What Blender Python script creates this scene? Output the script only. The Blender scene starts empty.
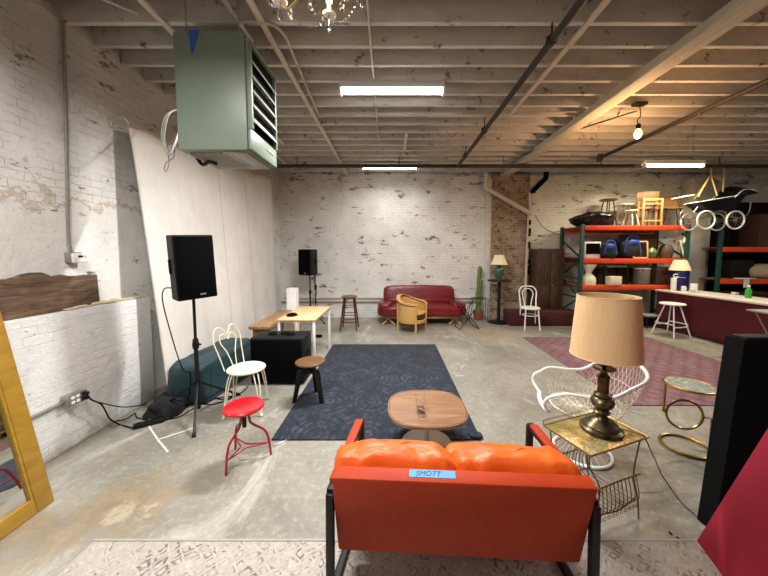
import bpy, bmesh, math, random
from mathutils import Vector, Matrix, Euler, noise
R = math.radians; PI = math.pi
random.seed(7)
S = bpy.context.scene; COL = S.collection

# ---------------------------------------------------------------- camera, world, lights, exposure
FPX = 300.0; PITCH = R(4); EYE = 1.65
cam_d = bpy.data.cameras.new('camera'); cam = bpy.data.objects.new('camera', cam_d); COL.objects.link(cam)
cam.location = (0, 0, EYE); cam.rotation_euler = (R(90) - PITCH, 0, 0)
cam_d.sensor_fit = 'HORIZONTAL'; cam_d.sensor_width = 36; cam_d.lens = 36 * FPX / 768
cam_d.shift_x = -8 / 768; cam_d.shift_y = -13 / 768; cam_d.clip_start = .05; cam_d.clip_end = 60
S.camera = cam
W = bpy.data.worlds.new('world'); S.world = W; W.use_nodes = True
W.node_tree.nodes['Background'].inputs[0].default_value = (.8, .85, 1, 1)
W.node_tree.nodes['Background'].inputs[1].default_value = .3
S.view_settings.view_transform = 'Standard'; S.view_settings.look = 'None'
S.view_settings.gamma = 1; S.view_settings.use_curve_mapping = False
S.view_settings.exposure = 0.75
TUBE_W = 62        # watts of every four-foot fluorescent
FIX = [(.0, 3.66), (-.05, 6.79), (5.78, 6.3), (-1.1, .8), (6.1, 3.4), (3.4, -1.6), (9.0, 4.6), (0.0, -2.2)]
FIXW = [1.75, .22, .7, 1.2, .5, .12, .1, .04]
TUBE_COL = (1, .99, .975)
BULB_W = 42; CHAND_W = 3

# ---------------------------------------------------------------- pixel helpers (real depth, real planes)
def G(u, v, z=0):
    a = (u - 392) / FPX; b = (275 - v) / FPX
    y = math.cos(PITCH) + b * math.sin(PITCH); w = -math.sin(PITCH) + b * math.cos(PITCH)
    t = (z - EYE) / w
    return Vector((a * t, y * t, z))
def A(u, v, Y):
    a = (u - 392) / FPX; b = (275 - v) / FPX
    y = math.cos(PITCH) + b * math.sin(PITCH); w = -math.sin(PITCH) + b * math.cos(PITCH)
    t = Y / y
    return Vector((a * t, Y, EYE + w * t))

# ---------------------------------------------------------------- materials
def lin(c):
    if isinstance(c, str):
        c = [int(c[i:i + 2], 16) / 255 for i in (1, 3, 5)]
    return tuple((x / 12.92 if x <= .04045 else ((x + .055) / 1.055) ** 2.4) for x in c[:3]) + (1,)
class NT:
    def __init__(s, name):
        s.m = bpy.data.materials.new(name); s.m.use_nodes = True
        s.t = s.m.node_tree; s.n = s.t.nodes; s.l = s.t.links
        s.b = s.n['Principled BSDF']; s._c = None
    def put(s, sock, v):
        if v is None: return
        if isinstance(v, bpy.types.NodeSocket): s.l.new(v, sock)
        elif isinstance(v, (tuple, list)) and len(v) == 3 and sock.type == 'RGBA': sock.default_value = (*v, 1)
        else: sock.default_value = v
    def node(s, t, ins=None, **kw):
        n = s.n.new(t)
        for k, v in kw.items(): setattr(n, k, v)
        for k, v in (ins or {}).items(): s.put(n.inputs[k], v)
        return n
    def co(s, order='xyz', scale=(1, 1, 1)):
        if s._c is None: s._c = s.node('ShaderNodeTexCoord').outputs['Object']
        o = s._c
        if order != 'xyz':
            sp = s.node('ShaderNodeSeparateXYZ', {0: o})
            o = s.node('ShaderNodeCombineXYZ', {i: sp.outputs['xyz'.index(c)] for i, c in enumerate(order)}).outputs[0]
        if scale != (1, 1, 1):
            o = s.node('ShaderNodeMapping', {'Vector': o, 'Scale': scale}).outputs[0]
        return o
    def axis(s, c): 
        return s.node('ShaderNodeSeparateXYZ', {0: s.co()}).outputs['xyz'.index(c)]
    def noise(s, scale, detail=4, rough=.6, vec=None, dist=0):
        return s.node('ShaderNodeTexNoise', {'Vector': vec or s.co(), 'Scale': scale, 'Detail': detail, 'Roughness': rough, 'Distortion': dist}).outputs[0]
    def vor(s, scale, vec=None, feature='F1', out='Distance'):
        return s.node('ShaderNodeTexVoronoi', {'Vector': vec or s.co(), 'Scale': scale}, feature=feature).outputs[out]
    def ramp(s, f, stops, interp='LINEAR'):
        n = s.node('ShaderNodeValToRGB', {0: f}); cr = n.color_ramp; cr.interpolation = interp
        while len(cr.elements) < len(stops): cr.elements.new(.5)
        for e, (p, c) in zip(cr.elements, stops):
            e.position = p; e.color = lin(c) if not isinstance(c, (int, float)) else (c, c, c, 1)
        return n.outputs[0]
    def step(s, f, a, b): return s.ramp(f, [(a, 0), (b, 1)]) if a < b else s.ramp(f, [(b, 1), (a, 0)])
    def mix(s, f, a, b, mode='MIX'):
        n = s.node('ShaderNodeMix', data_type='RGBA', blend_type=mode)
        s.put(n.inputs[0], f); s.put(n.inputs[6], lin(a) if isinstance(a, str) else a); s.put(n.inputs[7], lin(b) if isinstance(b, str) else b)
        return n.outputs[2]
    def math(s, op, a, b=None, c=None):
        n = s.node('ShaderNodeMath', operation=op)
        for i, v in enumerate((a, b, c)): s.put(n.inputs[i], v)
        return n.outputs[0]
    def bump(s, h, strength=.4, dist=.01, normal=None):
        n = s.node('ShaderNodeBump', {'Height': h, 'Strength': strength, 'Distance': dist})
        if normal is not None: s.put(n.inputs['Normal'], normal)
        s.l.new(n.outputs[0], s.b.inputs['Normal']); return n.outputs[0]
    def set(s, col=None, rough=None, metal=None, **kw):
        if col is not None: s.put(s.b.inputs['Base Color'], lin(col) if isinstance(col, str) else col)
        if rough is not None: s.put(s.b.inputs['Roughness'], rough)
        if metal is not None: s.b.inputs['Metallic'].default_value = metal
        for k, v in kw.items(): s.put(s.b.inputs[k.replace('_', ' ')], v)
        return s.m
MAT = {}
def plain(name, col, rough=.5, metal=0, var=.25, nscale=18, bump=0, **kw):
    """one colour with a slight mottling; every solid thing gets one"""
    if name in MAT: return MAT[name]
    t = NT(name); c = lin(col)
    f = t.noise(nscale, 3)
    dark = tuple(x * (1 - var) for x in c[:3]) + (1,); lite = tuple(min(1, x * (1 + var * .6)) for x in c[:3]) + (1,)
    t.set(t.mix(f, dark, lite), rough, metal, **kw)
    if bump: t.bump(t.noise(nscale * 3, 4), bump, .004)
    MAT[name] = t.m; return t.m
def wood(name, c1, c2, rough=.45, axis='xyz', sc=(2, 14, 14), bump=.15):
    if name in MAT: return MAT[name]
    t = NT(name); v = t.co(axis, sc)
    f = t.noise(1.6, 6, .65, v, 1.2)
    t.set(t.ramp(f, [(.3, c1), (.7, c2)]), rough); t.bump(f, bump, .004)
    MAT[name] = t.m; return t.m

def painted_brick(name, order, top_dirt=(2.3, 3.3), chips=.62, base=('#d6d4cf', '#f1efeb'), smoothbelow=None, grime=False):
    t = NT(name); v0 = t.co(order); wob = t.node('ShaderNodeTexNoise', {'Vector': v0, 'Scale': 5.0, 'Detail': 3}).outputs[1]
    v = t.node('ShaderNodeVectorMath', {0: v0, 1: t.node('ShaderNodeVectorMath', {0: wob, 1: (.05, .05, 0)}, operation='MULTIPLY').outputs[0]}, operation='ADD').outputs[0]
    br = t.node('ShaderNodeTexBrick', {'Vector': v, 'Scale': 1.0, 'Mortar Size': .006, 'Mortar Smooth': .6, 'Brick Width': .21, 'Row Height': .07,
                                       'Color1': (.45, .45, .45, 1), 'Color2': (.6, .6, .6, 1), 'Mortar': (0, 0, 0, 1)})
    brick = br.outputs[0]
    n1 = t.noise(1.3, 5); n2 = t.noise(14, 6, .7); n3 = t.noise(3.0, 6, .7)
    col = t.ramp(n1, [(.3, base[0]), (.7, base[1])])
    z = t.axis('z')
    up = t.math('ADD', t.math('MULTIPLY', t.math('SUBTRACT', z, top_dirt[0]), 1 / (top_dirt[1] - top_dirt[0])), t.math('MULTIPLY', t.math('SUBTRACT', n3, .5), 1.3))
    upm = t.step(up, .15, .75)
    col = t.mix(t.math('MULTIPLY', upm, .42), col, '#8d857a')
    if grime: col = t.mix(t.math('MULTIPLY', t.step(t.math('ADD', z, t.math('MULTIPLY', t.math('SUBTRACT', n3, .5), .5)), .16, .0), .75), col, '#8a7d69')
    # shallow horizontal scars and chips where paint has come off
    nv = t.noise(5.5, 7, .72, t.co(order, (.55, 1.3, 1)))
    chip = t.math('MULTIPLY', t.step(t.math('ADD', nv, t.math('MULTIPLY', upm, .035)), chips, chips + .03), t.step(n2, .4, .5))
    col = t.mix(chip, col, t.ramp(n2, [(.35, '#4b3c30'), (.65, '#9a7f66')]))
    gr = t.step(t.noise(2.2, 6, .7), .55, .8)
    col = t.mix(t.math('MULTIPLY', gr, .35), col, '#a79d90')
    mort = t.math('MULTIPLY', t.math('SUBTRACT', 1.0, t.step(br.outputs['Fac'], .9, 1.0)), 1.0)
    if smoothbelow is not None:
        sm = t.step(t.math('ADD', t.math('SUBTRACT', z, smoothbelow), t.math('MULTIPLY', t.math('SUBTRACT', n3, .5), 1.2)), -.1, .1)
        edge = t.math('MULTIPLY', t.math('MULTIPLY', sm, t.math('SUBTRACT', 1.0, sm)), 2.2)
        col = t.mix(edge, col, '#a98f6c')
        fac = t.math('MULTIPLY', t.math('MULTIPLY', br.outputs['Fac'], sm), t.step(n3, .35, .6))
    else: fac = t.math('MULTIPLY', br.outputs['Fac'], t.math('MULTIPLY', t.step(n3, .4, .6), .45)) if grime else br.outputs['Fac']
    sp_ = t.math('MULTIPLY', t.step(t.noise(30, 3, .6, t.co(order, (.6, 1.2, 1))), .66, .70), t.step(n3, .42, .6))
    col = t.mix(t.math('MULTIPLY', sp_, .8), col, '#5d4c3d')
    col = t.mix(t.math('MULTIPLY', fac, .10), col, '#857c70')
    h = t.math('SUBTRACT', t.math('ADD', t.math('MULTIPLY', n2, .9), t.math('MULTIPLY', n3, .8)), t.math('ADD', t.math('MULTIPLY', fac, .55), t.math('MULTIPLY', chip, .5)))
    t.set(col, .62); t.bump(h, .8, .016); MAT[name] = t.m; return t.m

def raw_brick(name, order):
    t = NT(name); v = t.co(order)
    br = t.node('ShaderNodeTexBrick', {'Vector': v, 'Scale': 1.0, 'Mortar Size': .008, 'Mortar Smooth': .4, 'Brick Width': .21, 'Row Height': .07,
                                       'Color1': lin('#735443'), 'Color2': lin('#9c8267'), 'Mortar': lin('#a39883')})
    n = t.noise(4, 6, .7)
    col = t.mix(t.math('MULTIPLY', t.step(n, .42, .6), .8), br.outputs[0], '#aa9f8c')
    col = t.mix(t.step(t.noise(9, 5), .56, .66), col, '#5b4234')
    t.set(col, .9); t.bump(t.math('SUBTRACT', t.noise(20, 5), br.outputs['Fac']), .7, .015); return t.m

def floor_mat():
    t = NT('stained concrete')
    a = t.noise(.55, 6, .62, dist=.6); b = t.noise(3.0, 8, .7); c = t.noise(22, 5, .7)
    col = t.ramp(a, [(.3, '#6c685e'), (.5, '#8a867b'), (.7, '#a29e92')])
    col = t.mix(t.math('MULTIPLY', t.step(b, .45, .72), .65), col, '#77715f')
    col = t.mix(t.math('MULTIPLY', t.step(c, .5, .8), .35), col, '#dcd6ca')
    # long scrape streaks
    st = t.noise(1.1, 8, .75, t.co('xyz', (1.2, .45, 1)), 1.6)
    col = t.mix(t.math('MULTIPLY', t.step(st, .55, .7), .6), col, '#d8d3c8')
    col = t.mix(t.math('MULTIPLY', t.step(st, .42, .3), .5), col, '#6b6457')
    # bare brown patch by the left wall
    x = t.axis('x'); y = t.axis('y')
    ex = t.math('MULTIPLY', t.math('ADD', x, 1.95), 1.0); ey = t.math('MULTIPLY', t.math('SUBTRACT', y, t.math('ADD', 1.75, t.math('MULTIPLY', ex, .35))), 2.0)
    d = t.math('SUBTRACT', .75, t.math('SQRT', t.math('ADD', t.math('MULTIPLY', ex, ex), t.math('MULTIPLY', ey, ey))))
    d = t.math('ADD', d, t.math('MULTIPLY', t.math('SUBTRACT', b, .5), 1.8))
    br = t.step(d, -.1, .45)
    brc = t.ramp(t.noise(6, 7, .7), [(.32, '#6b6253'), (.5, '#857258'), (.6, '#968265'), (.72, '#6b5039')])
    col = t.mix(t.math('MULTIPLY', br, .75), col, brc)
    n_p = t.noise(9, 6, .75)
    px = t.math('ADD', x, 1.70); py = t.math('SUBTRACT', y, 1.8)
    pd = t.math('ADD', t.math('SQRT', t.math('ADD', t.math('MULTIPLY', px, px), t.math('MULTIPLY', t.math('MULTIPLY', py, py), 3.0))), t.math('MULTIPLY', t.math('SUBTRACT', t.noise(5, 6, .7), .5), .7))
    col = t.mix(t.math('MULTIPLY', t.math('MULTIPLY', t.step(pd, .14, .09), t.step(n_p, .38, .5)), .6), col, '#b5a88f')
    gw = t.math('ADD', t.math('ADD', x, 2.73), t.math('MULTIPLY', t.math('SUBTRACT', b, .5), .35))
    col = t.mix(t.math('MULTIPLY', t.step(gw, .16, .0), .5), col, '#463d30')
    # warm rusty blush beyond the white chair
    d2 = t.math('ADD', t.math('ABSOLUTE', t.math('SUBTRACT', x, 2.0)), t.math('ABSOLUTE', t.math('SUBTRACT', y, 6.2)))
    col = t.mix(t.math('MULTIPLY', t.step(d2, 1.4, .3), .35), col, '#b08a68')
    # hairline cracks
    cr = t.vor(.8, t.node('ShaderNodeVectorMath', {0: t.co(), 1: t.node('ShaderNodeTexNoise', {'Vector': t.co(), 'Scale': 2.0}).outputs[1]}, operation='ADD').outputs[0], 'DISTANCE_TO_EDGE')
    col = t.mix(t.math('MULTIPLY', t.step(cr, .012, .002), .2), col, '#5a5348')
    t.set(col, t.ramp(b, [(.3, .33), (.7, .62)])); t.bump(t.math('ADD', t.math('MULTIPLY', b, .6), t.math('MULTIPLY', c, .3)), .25, .01)
    return t.m

def navy_mat():
    t = NT('navy distressed carpet')
    v = t.co(); n = t.noise(26, 6, .75); n2 = t.noise(4.5, 5, .7)
    # rosettes: rings around a staggered lattice
    x = t.axis('x'); y = t.axis('y')
    def lat(o, per): return t.math('SUBTRACT', t.math('PINGPONG', t.math('ADD', o, 50.0), per), per / 2)
    dx = lat(x, .46); dy = lat(y, .62)
    r = t.math('SQRT', t.math('ADD', t.math('MULTIPLY', dx, dx), t.math('MULTIPLY', t.math('MULTIPLY', dy, dy), .7)))
    r = t.math('ADD', r, t.math('MULTIPLY', t.math('SUBTRACT', n, .5), .10))
    rings = t.math('ABSOLUTE', t.math('SINE', t.math('MULTIPLY', r, 46.0)))
    ang = t.math('ABSOLUTE', t.math('SINE', t.math('MULTIPLY', t.math('ARCTAN2', dy, dx), 5.0)))
    pat = t.math('MULTIPLY', t.step(rings, .4, .95), t.step(t.math('ADD', ang, t.math('MULTIPLY', n2, .8)), .5, 1.0))
    wear = t.step(n2, .42, .68)
    base = t.ramp(n, [(.3, '#10141c'), (.7, '#222833')])
    col = t.mix(t.math('MULTIPLY', t.math('MULTIPLY', pat, wear), .75), base, '#47525f')
    col = t.mix(t.math('MULTIPLY', t.step(t.noise(9, 6, .8), .5, .75), .35), col, '#38424f')
    ex = t.step(t.math('ABSOLUTE', x), .83, .86)
    col = t.mix(t.math('MULTIPLY', ex, .45), col, '#1f2637')
    t.set(col, .95); t.bump(n, .4, .006); return t.m
def pink_mat():
    t = NT('faded persian carpet'); x = t.axis('x'); y = t.axis('y'); n = t.noise(30, 6, .75); n2 = t.noise(2.5, 6, .7)
    u = t.math('ADD', x, t.math('MULTIPLY', t.math('SUBTRACT', n, .5), .03)); w = t.math('ADD', y, t.math('MULTIPLY', t.math('SUBTRACT', n, .5), .03))
    a = t.math('ABSOLUTE', t.math('SINE', t.math('MULTIPLY', t.math('ADD', u, w), 14.0)))
    b = t.math('ABSOLUTE', t.math('SINE', t.math('MULTIPLY', t.math('SUBTRACT', u, w), 14.0)))
    dia = t.step(t.math('MULTIPLY', a, b), .25, .6)
    motif = t.vor(9, t.co()); dots = t.step(motif, .28, .15)
    edge = t.math('MAXIMUM', t.math('SUBTRACT', t.math('ABSOLUTE', x), .98), t.math('SUBTRACT', t.math('ABSOLUTE', y), 1.42))
    border = t.step(edge, .0, .01)
    stripes = t.step(t.math('ABSOLUTE', t.math('SINE', t.math('MULTIPLY', edge, 42.0))), .55, .8)
    base = t.ramp(n, [(.3, '#64414a'), (.7, '#8b6269')])
    col = t.mix(t.math('MULTIPLY', dia, .3), base, '#a58789')
    col = t.mix(t.math('MULTIPLY', dots, .5), col, '#5d3d49')
    col = t.mix(t.math('MULTIPLY', t.math('MULTIPLY', border, stripes), .6), col, '#6b4149')
    col = t.mix(t.math('MULTIPLY', t.step(n2, .5, .7), .4), col, '#9b8888')
    t.set(col, .95); t.bump(n, .4, .006); return t.m
def beige_mat():
    t = NT('cream and grey woven carpet'); n = t.noise(34, 5, .75); n2 = t.noise(3.2, 6, .7)
    v = t.co(); jit = t.node('ShaderNodeTexNoise', {'Vector': v, 'Scale': 9.0, 'Detail': 4}).outputs[1]
    vv = t.node('ShaderNodeVectorMath', {0: v, 1: t.node('ShaderNodeVectorMath', {0: jit, 1: (.10, .10, 0)}, operation='MULTIPLY').outputs[0]}, operation='ADD').outputs[0]
    sp = t.node('ShaderNodeSeparateXYZ', {0: vv}); x, y = sp.outputs[0], sp.outputs[1]
    p = t.math('ADD', x, y); q = t.math('SUBTRACT', x, y)
    def tri(o, per): return t.math('PINGPONG', t.math('ADD', o, 60.0), per)
    k1 = tri(p, .085); k2 = tri(q, .085)
    m = t.math('MAXIMUM', t.math('ABSOLUTE', t.math('SUBTRACT', k1, .0425)), t.math('ABSOLUTE', t.math('SUBTRACT', k2, .0425)))
    ring = t.step(t.math('ABSOLUTE', t.math('SUBTRACT', m, .026)), .012, .005)
    cut = t.step(t.noise(17, 2), .46, .52)
    wear = t.step(t.math('ADD', n2, t.math('MULTIPLY', t.math('SUBTRACT', n, .5), .8)), .42, .62)
    pat = t.math('MULTIPLY', t.math('MULTIPLY', ring, wear), t.math('ADD', t.math('MULTIPLY', cut, .9), .1))
    col = t.mix(t.math('MULTIPLY', pat, .85), t.ramp(n, [(.3, '#958d83'), (.7, '#b9b1a7')]), '#4d463f')
    t.set(col, .95); t.bump(n, .4, .006); return t.m

M_white_l = painted_brick('painted brick left', 'yzx', (2.2, 3.3), .625, smoothbelow=2.1)
M_white_b = painted_brick('painted brick back', 'xzy', (2.9, 4.2), .595)
M_low = painted_brick('painted plaster plinth', 'yzx', (4, 5), .72, ('#dcdcda', '#eeeeec'), grime=True)
M_raw = raw_brick('bare brick', 'xzy')
M_floor = floor_mat(); M_navy = navy_mat(); M_pink = pink_mat(); M_beige = beige_mat()
def joist_mat():
    t = NT('painted joist wood'); n = t.noise(3, 7, .7, t.co('xyz', (.6, 2, 2))); n2 = t.noise(7, 5, .7)
    c = t.ramp(n, [(.3, '#b3aca2'), (.7, '#d5cfc6')]); c = t.mix(t.step(n2, .60, .68), c, '#6a5c4c')
    t.set(c, .75); t.bump(n, .3, .006); return t.m
M_joist = joist_mat()
M_deck = plain('deck boards', '#a39c92', .85, var=.5, nscale=4)
M_beam = wood('beam wood', '#b3a791', '#d8ccb8', .7, 'yxz', (1, 10, 10))
M_black = plain('black metal', '#0b0b0c', .5, .2)
M_blackm = plain('matt black', '#050506', .9, Specular_IOR_Level=.15)
M_grille = plain('black grille', '#040405', .95, nscale=200, bump=.2, Specular_IOR_Level=.1)
M_pl = plain('black plastic', '#0d0e0f', .6, Specular_IOR_Level=.3)
M_pipe = plain('dark iron pipe', '#3a3430', .6, .3, .4)
M_galv = plain('galvanised conduit', '#a9a7a2', .4, .7)
M_conduit = plain('painted conduit', '#b8b1a6', .5)
M_wpipe = plain('white painted pipe', '#cfc8bb', .5, var=.4)
M_wpaint = plain('white paint', '#efeeea', .4, var=.08)
M_cream = plain('cream paint', '#e9dfc3', .35, var=.15)
M_red = plain('red enamel', '#c11422', .22, var=.1)
M_redleg = plain('dark red enamel', '#a01a22', .3, var=.2)
M_green_rack = plain('rack green', '#204a40', .45, var=.3)
M_orange_rack = plain('rack orange', '#e2471c', .45, var=.25)
M_brass = plain('gold metal', '#b3924c', .3, .85, .3)
M_walnut = wood('walnut veneer', '#6d4a33', '#9a7354', .35, 'xyz', (1.4, 16, 16))
M_birch = wood('pale birch', '#cfa877', '#e4c597', .4)
M_oak = wood('honey oak', '#b58a55', '#d2a76c', .4)
M_dark = wood('dark stained wood', '#2a1c13', '#5c4230', .5, 'zxy', (2, 10, 10))
M_brownt = wood('brown stool wood', '#4d3420', '#7a5635', .45)
M_barst = wood('dark cherry wood', '#3a1512', '#63261d', .35, 'zxy', (2, 12, 12))
M_drift = wood('weathered driftwood', '#3b291d', '#846a54', .85, 'yxz', (2.2, 10, 16), .8)
M_rattan = plain('rattan', '#c79c58', .5, var=.45, nscale=60, bump=.3)
M_bench = wood('scuffed brown board', '#8a6443', '#b08a62', .5, 'yxz', (2, 10, 10))
M_gold = wood('gilded wood', '#8d6a22', '#ab842f', .35, 'yxz', (2, 8, 8))
M_tarp = plain('dark teal tarp', '#203c42', .55, var=.5, nscale=6, bump=.3)
M_cloth_b = plain('black cloth', '#060607', .9, var=.3)
M_crim = plain('crimson fabric', '#8d0524', .75, var=.12, nscale=3)
M_bar = plain('burgundy cloth', '#520a1c', .85, var=.25, nscale=3)
M_terra = plain('terracotta', '#8a4a34', .8)
M_cact = plain('cactus green', '#5f7d3a', .6, var=.4, nscale=30)
def leather(name, c1, c2, rough, bs):
    t = NT(name); n = t.noise(3.5, 5, .6); t.set(t.ramp(n, [(.3, c1), (.7, c2)]), rough)
    t.bump(t.math('ADD', t.noise(9, 5, .6, dist=1.0), t.math('MULTIPLY', t.vor(160), .08)), bs, .012); return t.m
M_orange = leather('orange leather', '#cf5312', '#df661a', .42, .6)
M_orange_b = leather('smooth shaded orange leather', '#9c2f0e', '#a83610', .6, .06)  # darker copy of the cushion orange; the back panel's shade is in this colour
M_orange_b.node_tree.nodes['Principled BSDF'].inputs['Specular IOR Level'].default_value = .25
M_oxred = leather('oxblood leather', '#5f1117', '#7c191f', .32, .3)
M_emit = {}
def emit(name, col, st):
    m = bpy.data.materials.new(name); m.use_nodes = True; b = m.node_tree.nodes['Principled BSDF']
    b.inputs['Base Color'].default_value = (*col, 1); b.inputs['Emission Color'].default_value = (*col, 1); b.inputs['Emission Strength'].default_value = st
    return m
M_tube = emit('lit fluorescent tube', (1, .98, .9), 9)
M_tubey = emit('lit warm fluorescent tube', (1, .93, .5), 7)
M_bulb = emit('lit bulb', (1, .5, .16), 5)
def glass(name, col=(1, 1, 1), rough=.02):
    t = NT(name); return t.set(lin('#ffffff') if col == (1, 1, 1) else (*col, 1), rough, 0, Transmission_Weight=1.0, IOR=1.48 if name != 'clear glass' else 1.2)
M_glass = glass('clear glass')
M_cryst = glass('cut crystal', (.95, .97, 1), 0)
def mirror_mat():
    t = NT('mirror glass'); return t.set(t.mix(t.step(t.noise(6), .5, .9), (.72, .75, .76, 1), (.6, .63, .64, 1)), .03, 1.0)
M_mirror = mirror_mat()
def shade_mat(name, c1, c2):
    t = NT(name); n = t.noise(90, 3, .5, t.co('xyz', (1, 1, .15)))
    return t.set(t.mix(n, c1, c2), .8)
M_shade = shade_mat('tan fabric shade', '#c6a373', '#d6b78a')
M_shadew = shade_mat('cream fabric shade', '#e6d7ae', '#f3e8c8')
def canvas_mat():
    t = NT('off white canvas'); n = t.noise(2.2, 6, .6); w = t.noise(3, 4, .6, t.co('xyz', (1, 4, .25)))
    c = t.ramp(n, [(.3, '#d8d3cb'), (.7, '#e6e2db')]); c = t.mix(t.math('MULTIPLY', t.step(w, .5, .8), .3), c, '#c3bdb3')
    t.set(c, .85); t.bump(t.math('ADD', w, t.math('MULTIPLY', t.noise(30), .2)), .25, .02); return t.m
M_canvas = canvas_mat()
def tray_mat():
    t = NT('hammered brass tray'); n = t.noise(7, 6, .7); v = t.vor(55)
    c = t.ramp(n, [(.32, '#77663a'), (.5, '#b8a263'), (.68, '#e6d9ad')]); t.set(c, .35, .7); t.bump(v, .6, .006); return t.m
M_tray = tray_mat()
def bronze_mat():
    t = NT('antique bronze'); n = t.noise(16, 5); t.set(t.ramp(n, [(.35, '#27231a'), (.7, '#6a5b3c')]), .33, .8); return t.m
M_bronze = bronze_mat()
def marble_mat():
    t = NT('green grey marble'); n = t.noise(14, 8, .7, dist=2); t.set(t.ramp(n, [(.35, '#5c6a60'), (.55, '#a7b0a4'), (.7, '#d6dad0')]), .15); return t.m
M_marble = marble_mat()
M_heater = plain('sage green enamel', '#737f71', .42, var=.1, nscale=3)
M_hlite = plain('pale louver enamel', '#b7bdb3', .4, var=.1)

# ---------------------------------------------------------------- mesh builder
def cr(pts, n=6, closed=False):
    P = [Vector(p) for p in pts]; out = []; L = len(P)
    rng = range(L if closed else L - 1)
    for i in rng:
        if closed: a, b, c, d = P[i - 1], P[i], P[(i + 1) % L], P[(i + 2) % L]
        else: a, b, c, d = P[max(i - 1, 0)], P[i], P[i + 1], P[min(i + 2, L - 1)]
        for k in range(n):
            s = k / n
            out.append(.5 * ((2 * b) + (c - a) * s + (2 * a - 5 * b + 4 * c - d) * s * s + (3 * b - a - 3 * c + d) * s ** 3))
    if not closed: out.append(P[-1])
    return out
class M:
    def __init__(s): s.bm = bmesh.new()
    def add(s, vs, fs, mx=None):
        v = [s.bm.verts.new(mx @ Vector(p) if mx else Vector(p)) for p in vs]
        for f in fs:
            try: s.bm.faces.new([v[i] for i in f])
            except ValueError: pass
        return v
    def box(s, c, d, rot=(0, 0, 0), bev=0, taper=1):
        h = [x / 2 for x in d]
        vs = [(x * h[0] * (taper if z > 0 else 1), y * h[1] * (taper if z > 0 else 1), z * h[2]) for z in (-1, 1) for y in (-1, 1) for x in (-1, 1)]
        fs = [(0, 2, 3, 1), (4, 5, 7, 6), (0, 1, 5, 4), (2, 6, 7, 3), (0, 4, 6, 2), (1, 3, 7, 5)]
        v = s.add(vs, fs, Matrix.Translation(c) @ Euler(rot).to_matrix().to_4x4())
        if bev:
            es = {e for q in v for e in q.link_edges}
            bmesh.ops.bevel(s.bm, geom=list(es), offset=bev, segments=2, affect='EDGES', profile=.5)
        return s
    def bar(s, a, b, w, h=None, bev=0, up=(0, 0, 1)):
        a = Vector(a); b = Vector(b); d = b - a; L = d.length; h = h or w
        z = d.normalized(); u = Vector(up)
        if abs(z.dot(u)) > .98: u = Vector((1, 0, 0))
        x = u.cross(z).normalized(); y = z.cross(x)
        mx = Matrix.Translation((a + b) / 2) @ Matrix((x, y, z)).transposed().to_4x4()
        vs = [(X * w / 2, Y * h / 2, Z * L / 2) for Z in (-1, 1) for Y in (-1, 1) for X in (-1, 1)]
        v = s.add(vs, [(0, 2, 3, 1), (4, 5, 7, 6), (0, 1, 5, 4), (2, 6, 7, 3), (0, 4, 6, 2), (1, 3, 7, 5)], mx)
        if bev: bmesh.ops.bevel(s.bm, geom=list({e for q in v for e in q.link_edges}), offset=bev, segments=2, affect='EDGES', profile=.5)
        return s
    def tube(s, pts, r, seg=8, closed=False, flat=1):
        P = [Vector(p) for p in pts]; n = len(P)
        rr = r if isinstance(r, (list, tuple)) else [r] * n
        T = []
        for i in range(n):
            a = P[i - 1] if (closed or i) else P[i]; b = P[(i + 1) % n] if (closed or i < n - 1) else P[i]
            T.append((b - a).normalized())
        u = Vector((0, 0, 1)) if abs(T[0].z) < .9 else Vector((1, 0, 0))
        N = (u - T[0] * u.dot(T[0])).normalized(); rings = []
        for i in range(n):
            N = (N - T[i] * N.dot(T[i])); N = N.normalized() if N.length > 1e-6 else T[i].orthogonal().normalized()
            B = T[i].cross(N)
            rings.append([s.bm.verts.new(P[i] + (N * math.cos(2 * PI * k / seg) * flat + B * math.sin(2 * PI * k / seg)) * rr[i]) for k in range(seg)])
        for i in range(n if closed else n - 1):
            a, b = rings[i], rings[(i + 1) % n]
            off = 0
            if closed and i == n - 1:
                off = min(range(seg), key=lambda o: (a[0].co - b[o].co).length)
            for k in range(seg):
                try: s.bm.faces.new((a[k], a[(k + 1) % seg], b[(k + 1 + off) % seg], b[(k + off) % seg]))
                except ValueError: pass
        if not closed:
            for q in (rings[0][::-1], rings[-1]):
                try: s.bm.faces.new(q)
                except ValueError: pass
        return s
    def lathe(s, prof, c=(0, 0, 0), seg=28, mx=None, cap=True):
        mx = mx or Matrix.Translation(c); rings = []
        for r, z in prof:
            rings.append([s.bm.verts.new(mx @ Vector((max(r, 1e-4) * math.cos(2 * PI * k / seg), max(r, 1e-4) * math.sin(2 * PI * k / seg), z))) for k in range(seg)])
        for a, b in zip(rings, rings[1:]):
            for k in range(seg): s.bm.faces.new((a[k], a[(k + 1) % seg], b[(k + 1) % seg], b[k]))
        if cap:
            s.bm.faces.new(rings[0][::-1]); s.bm.faces.new(rings[-1])
        return s
    def cyl(s, a, b, r, seg=16): return s.tube([a, b], r, seg)
    def prism(s, pts, z0, z1, mx=None, bev=0):
        n = len(pts)
        v = s.add([(x, y, z0) for x, y in pts] + [(x, y, z1) for x, y in pts], [tuple(range(n))[::-1], tuple(range(n, 2 * n))] + [(i, (i + 1) % n, n + (i + 1) % n, n + i) for i in range(n)], mx)
        if bev:
            es = [e for q in v for e in q.link_edges if len([f for f in e.link_faces if len(f.verts) == n]) == 1]
            bmesh.ops.bevel(s.bm, geom=list(set(es)), offset=bev, segments=2, affect='EDGES', profile=.5)
        return s
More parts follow.
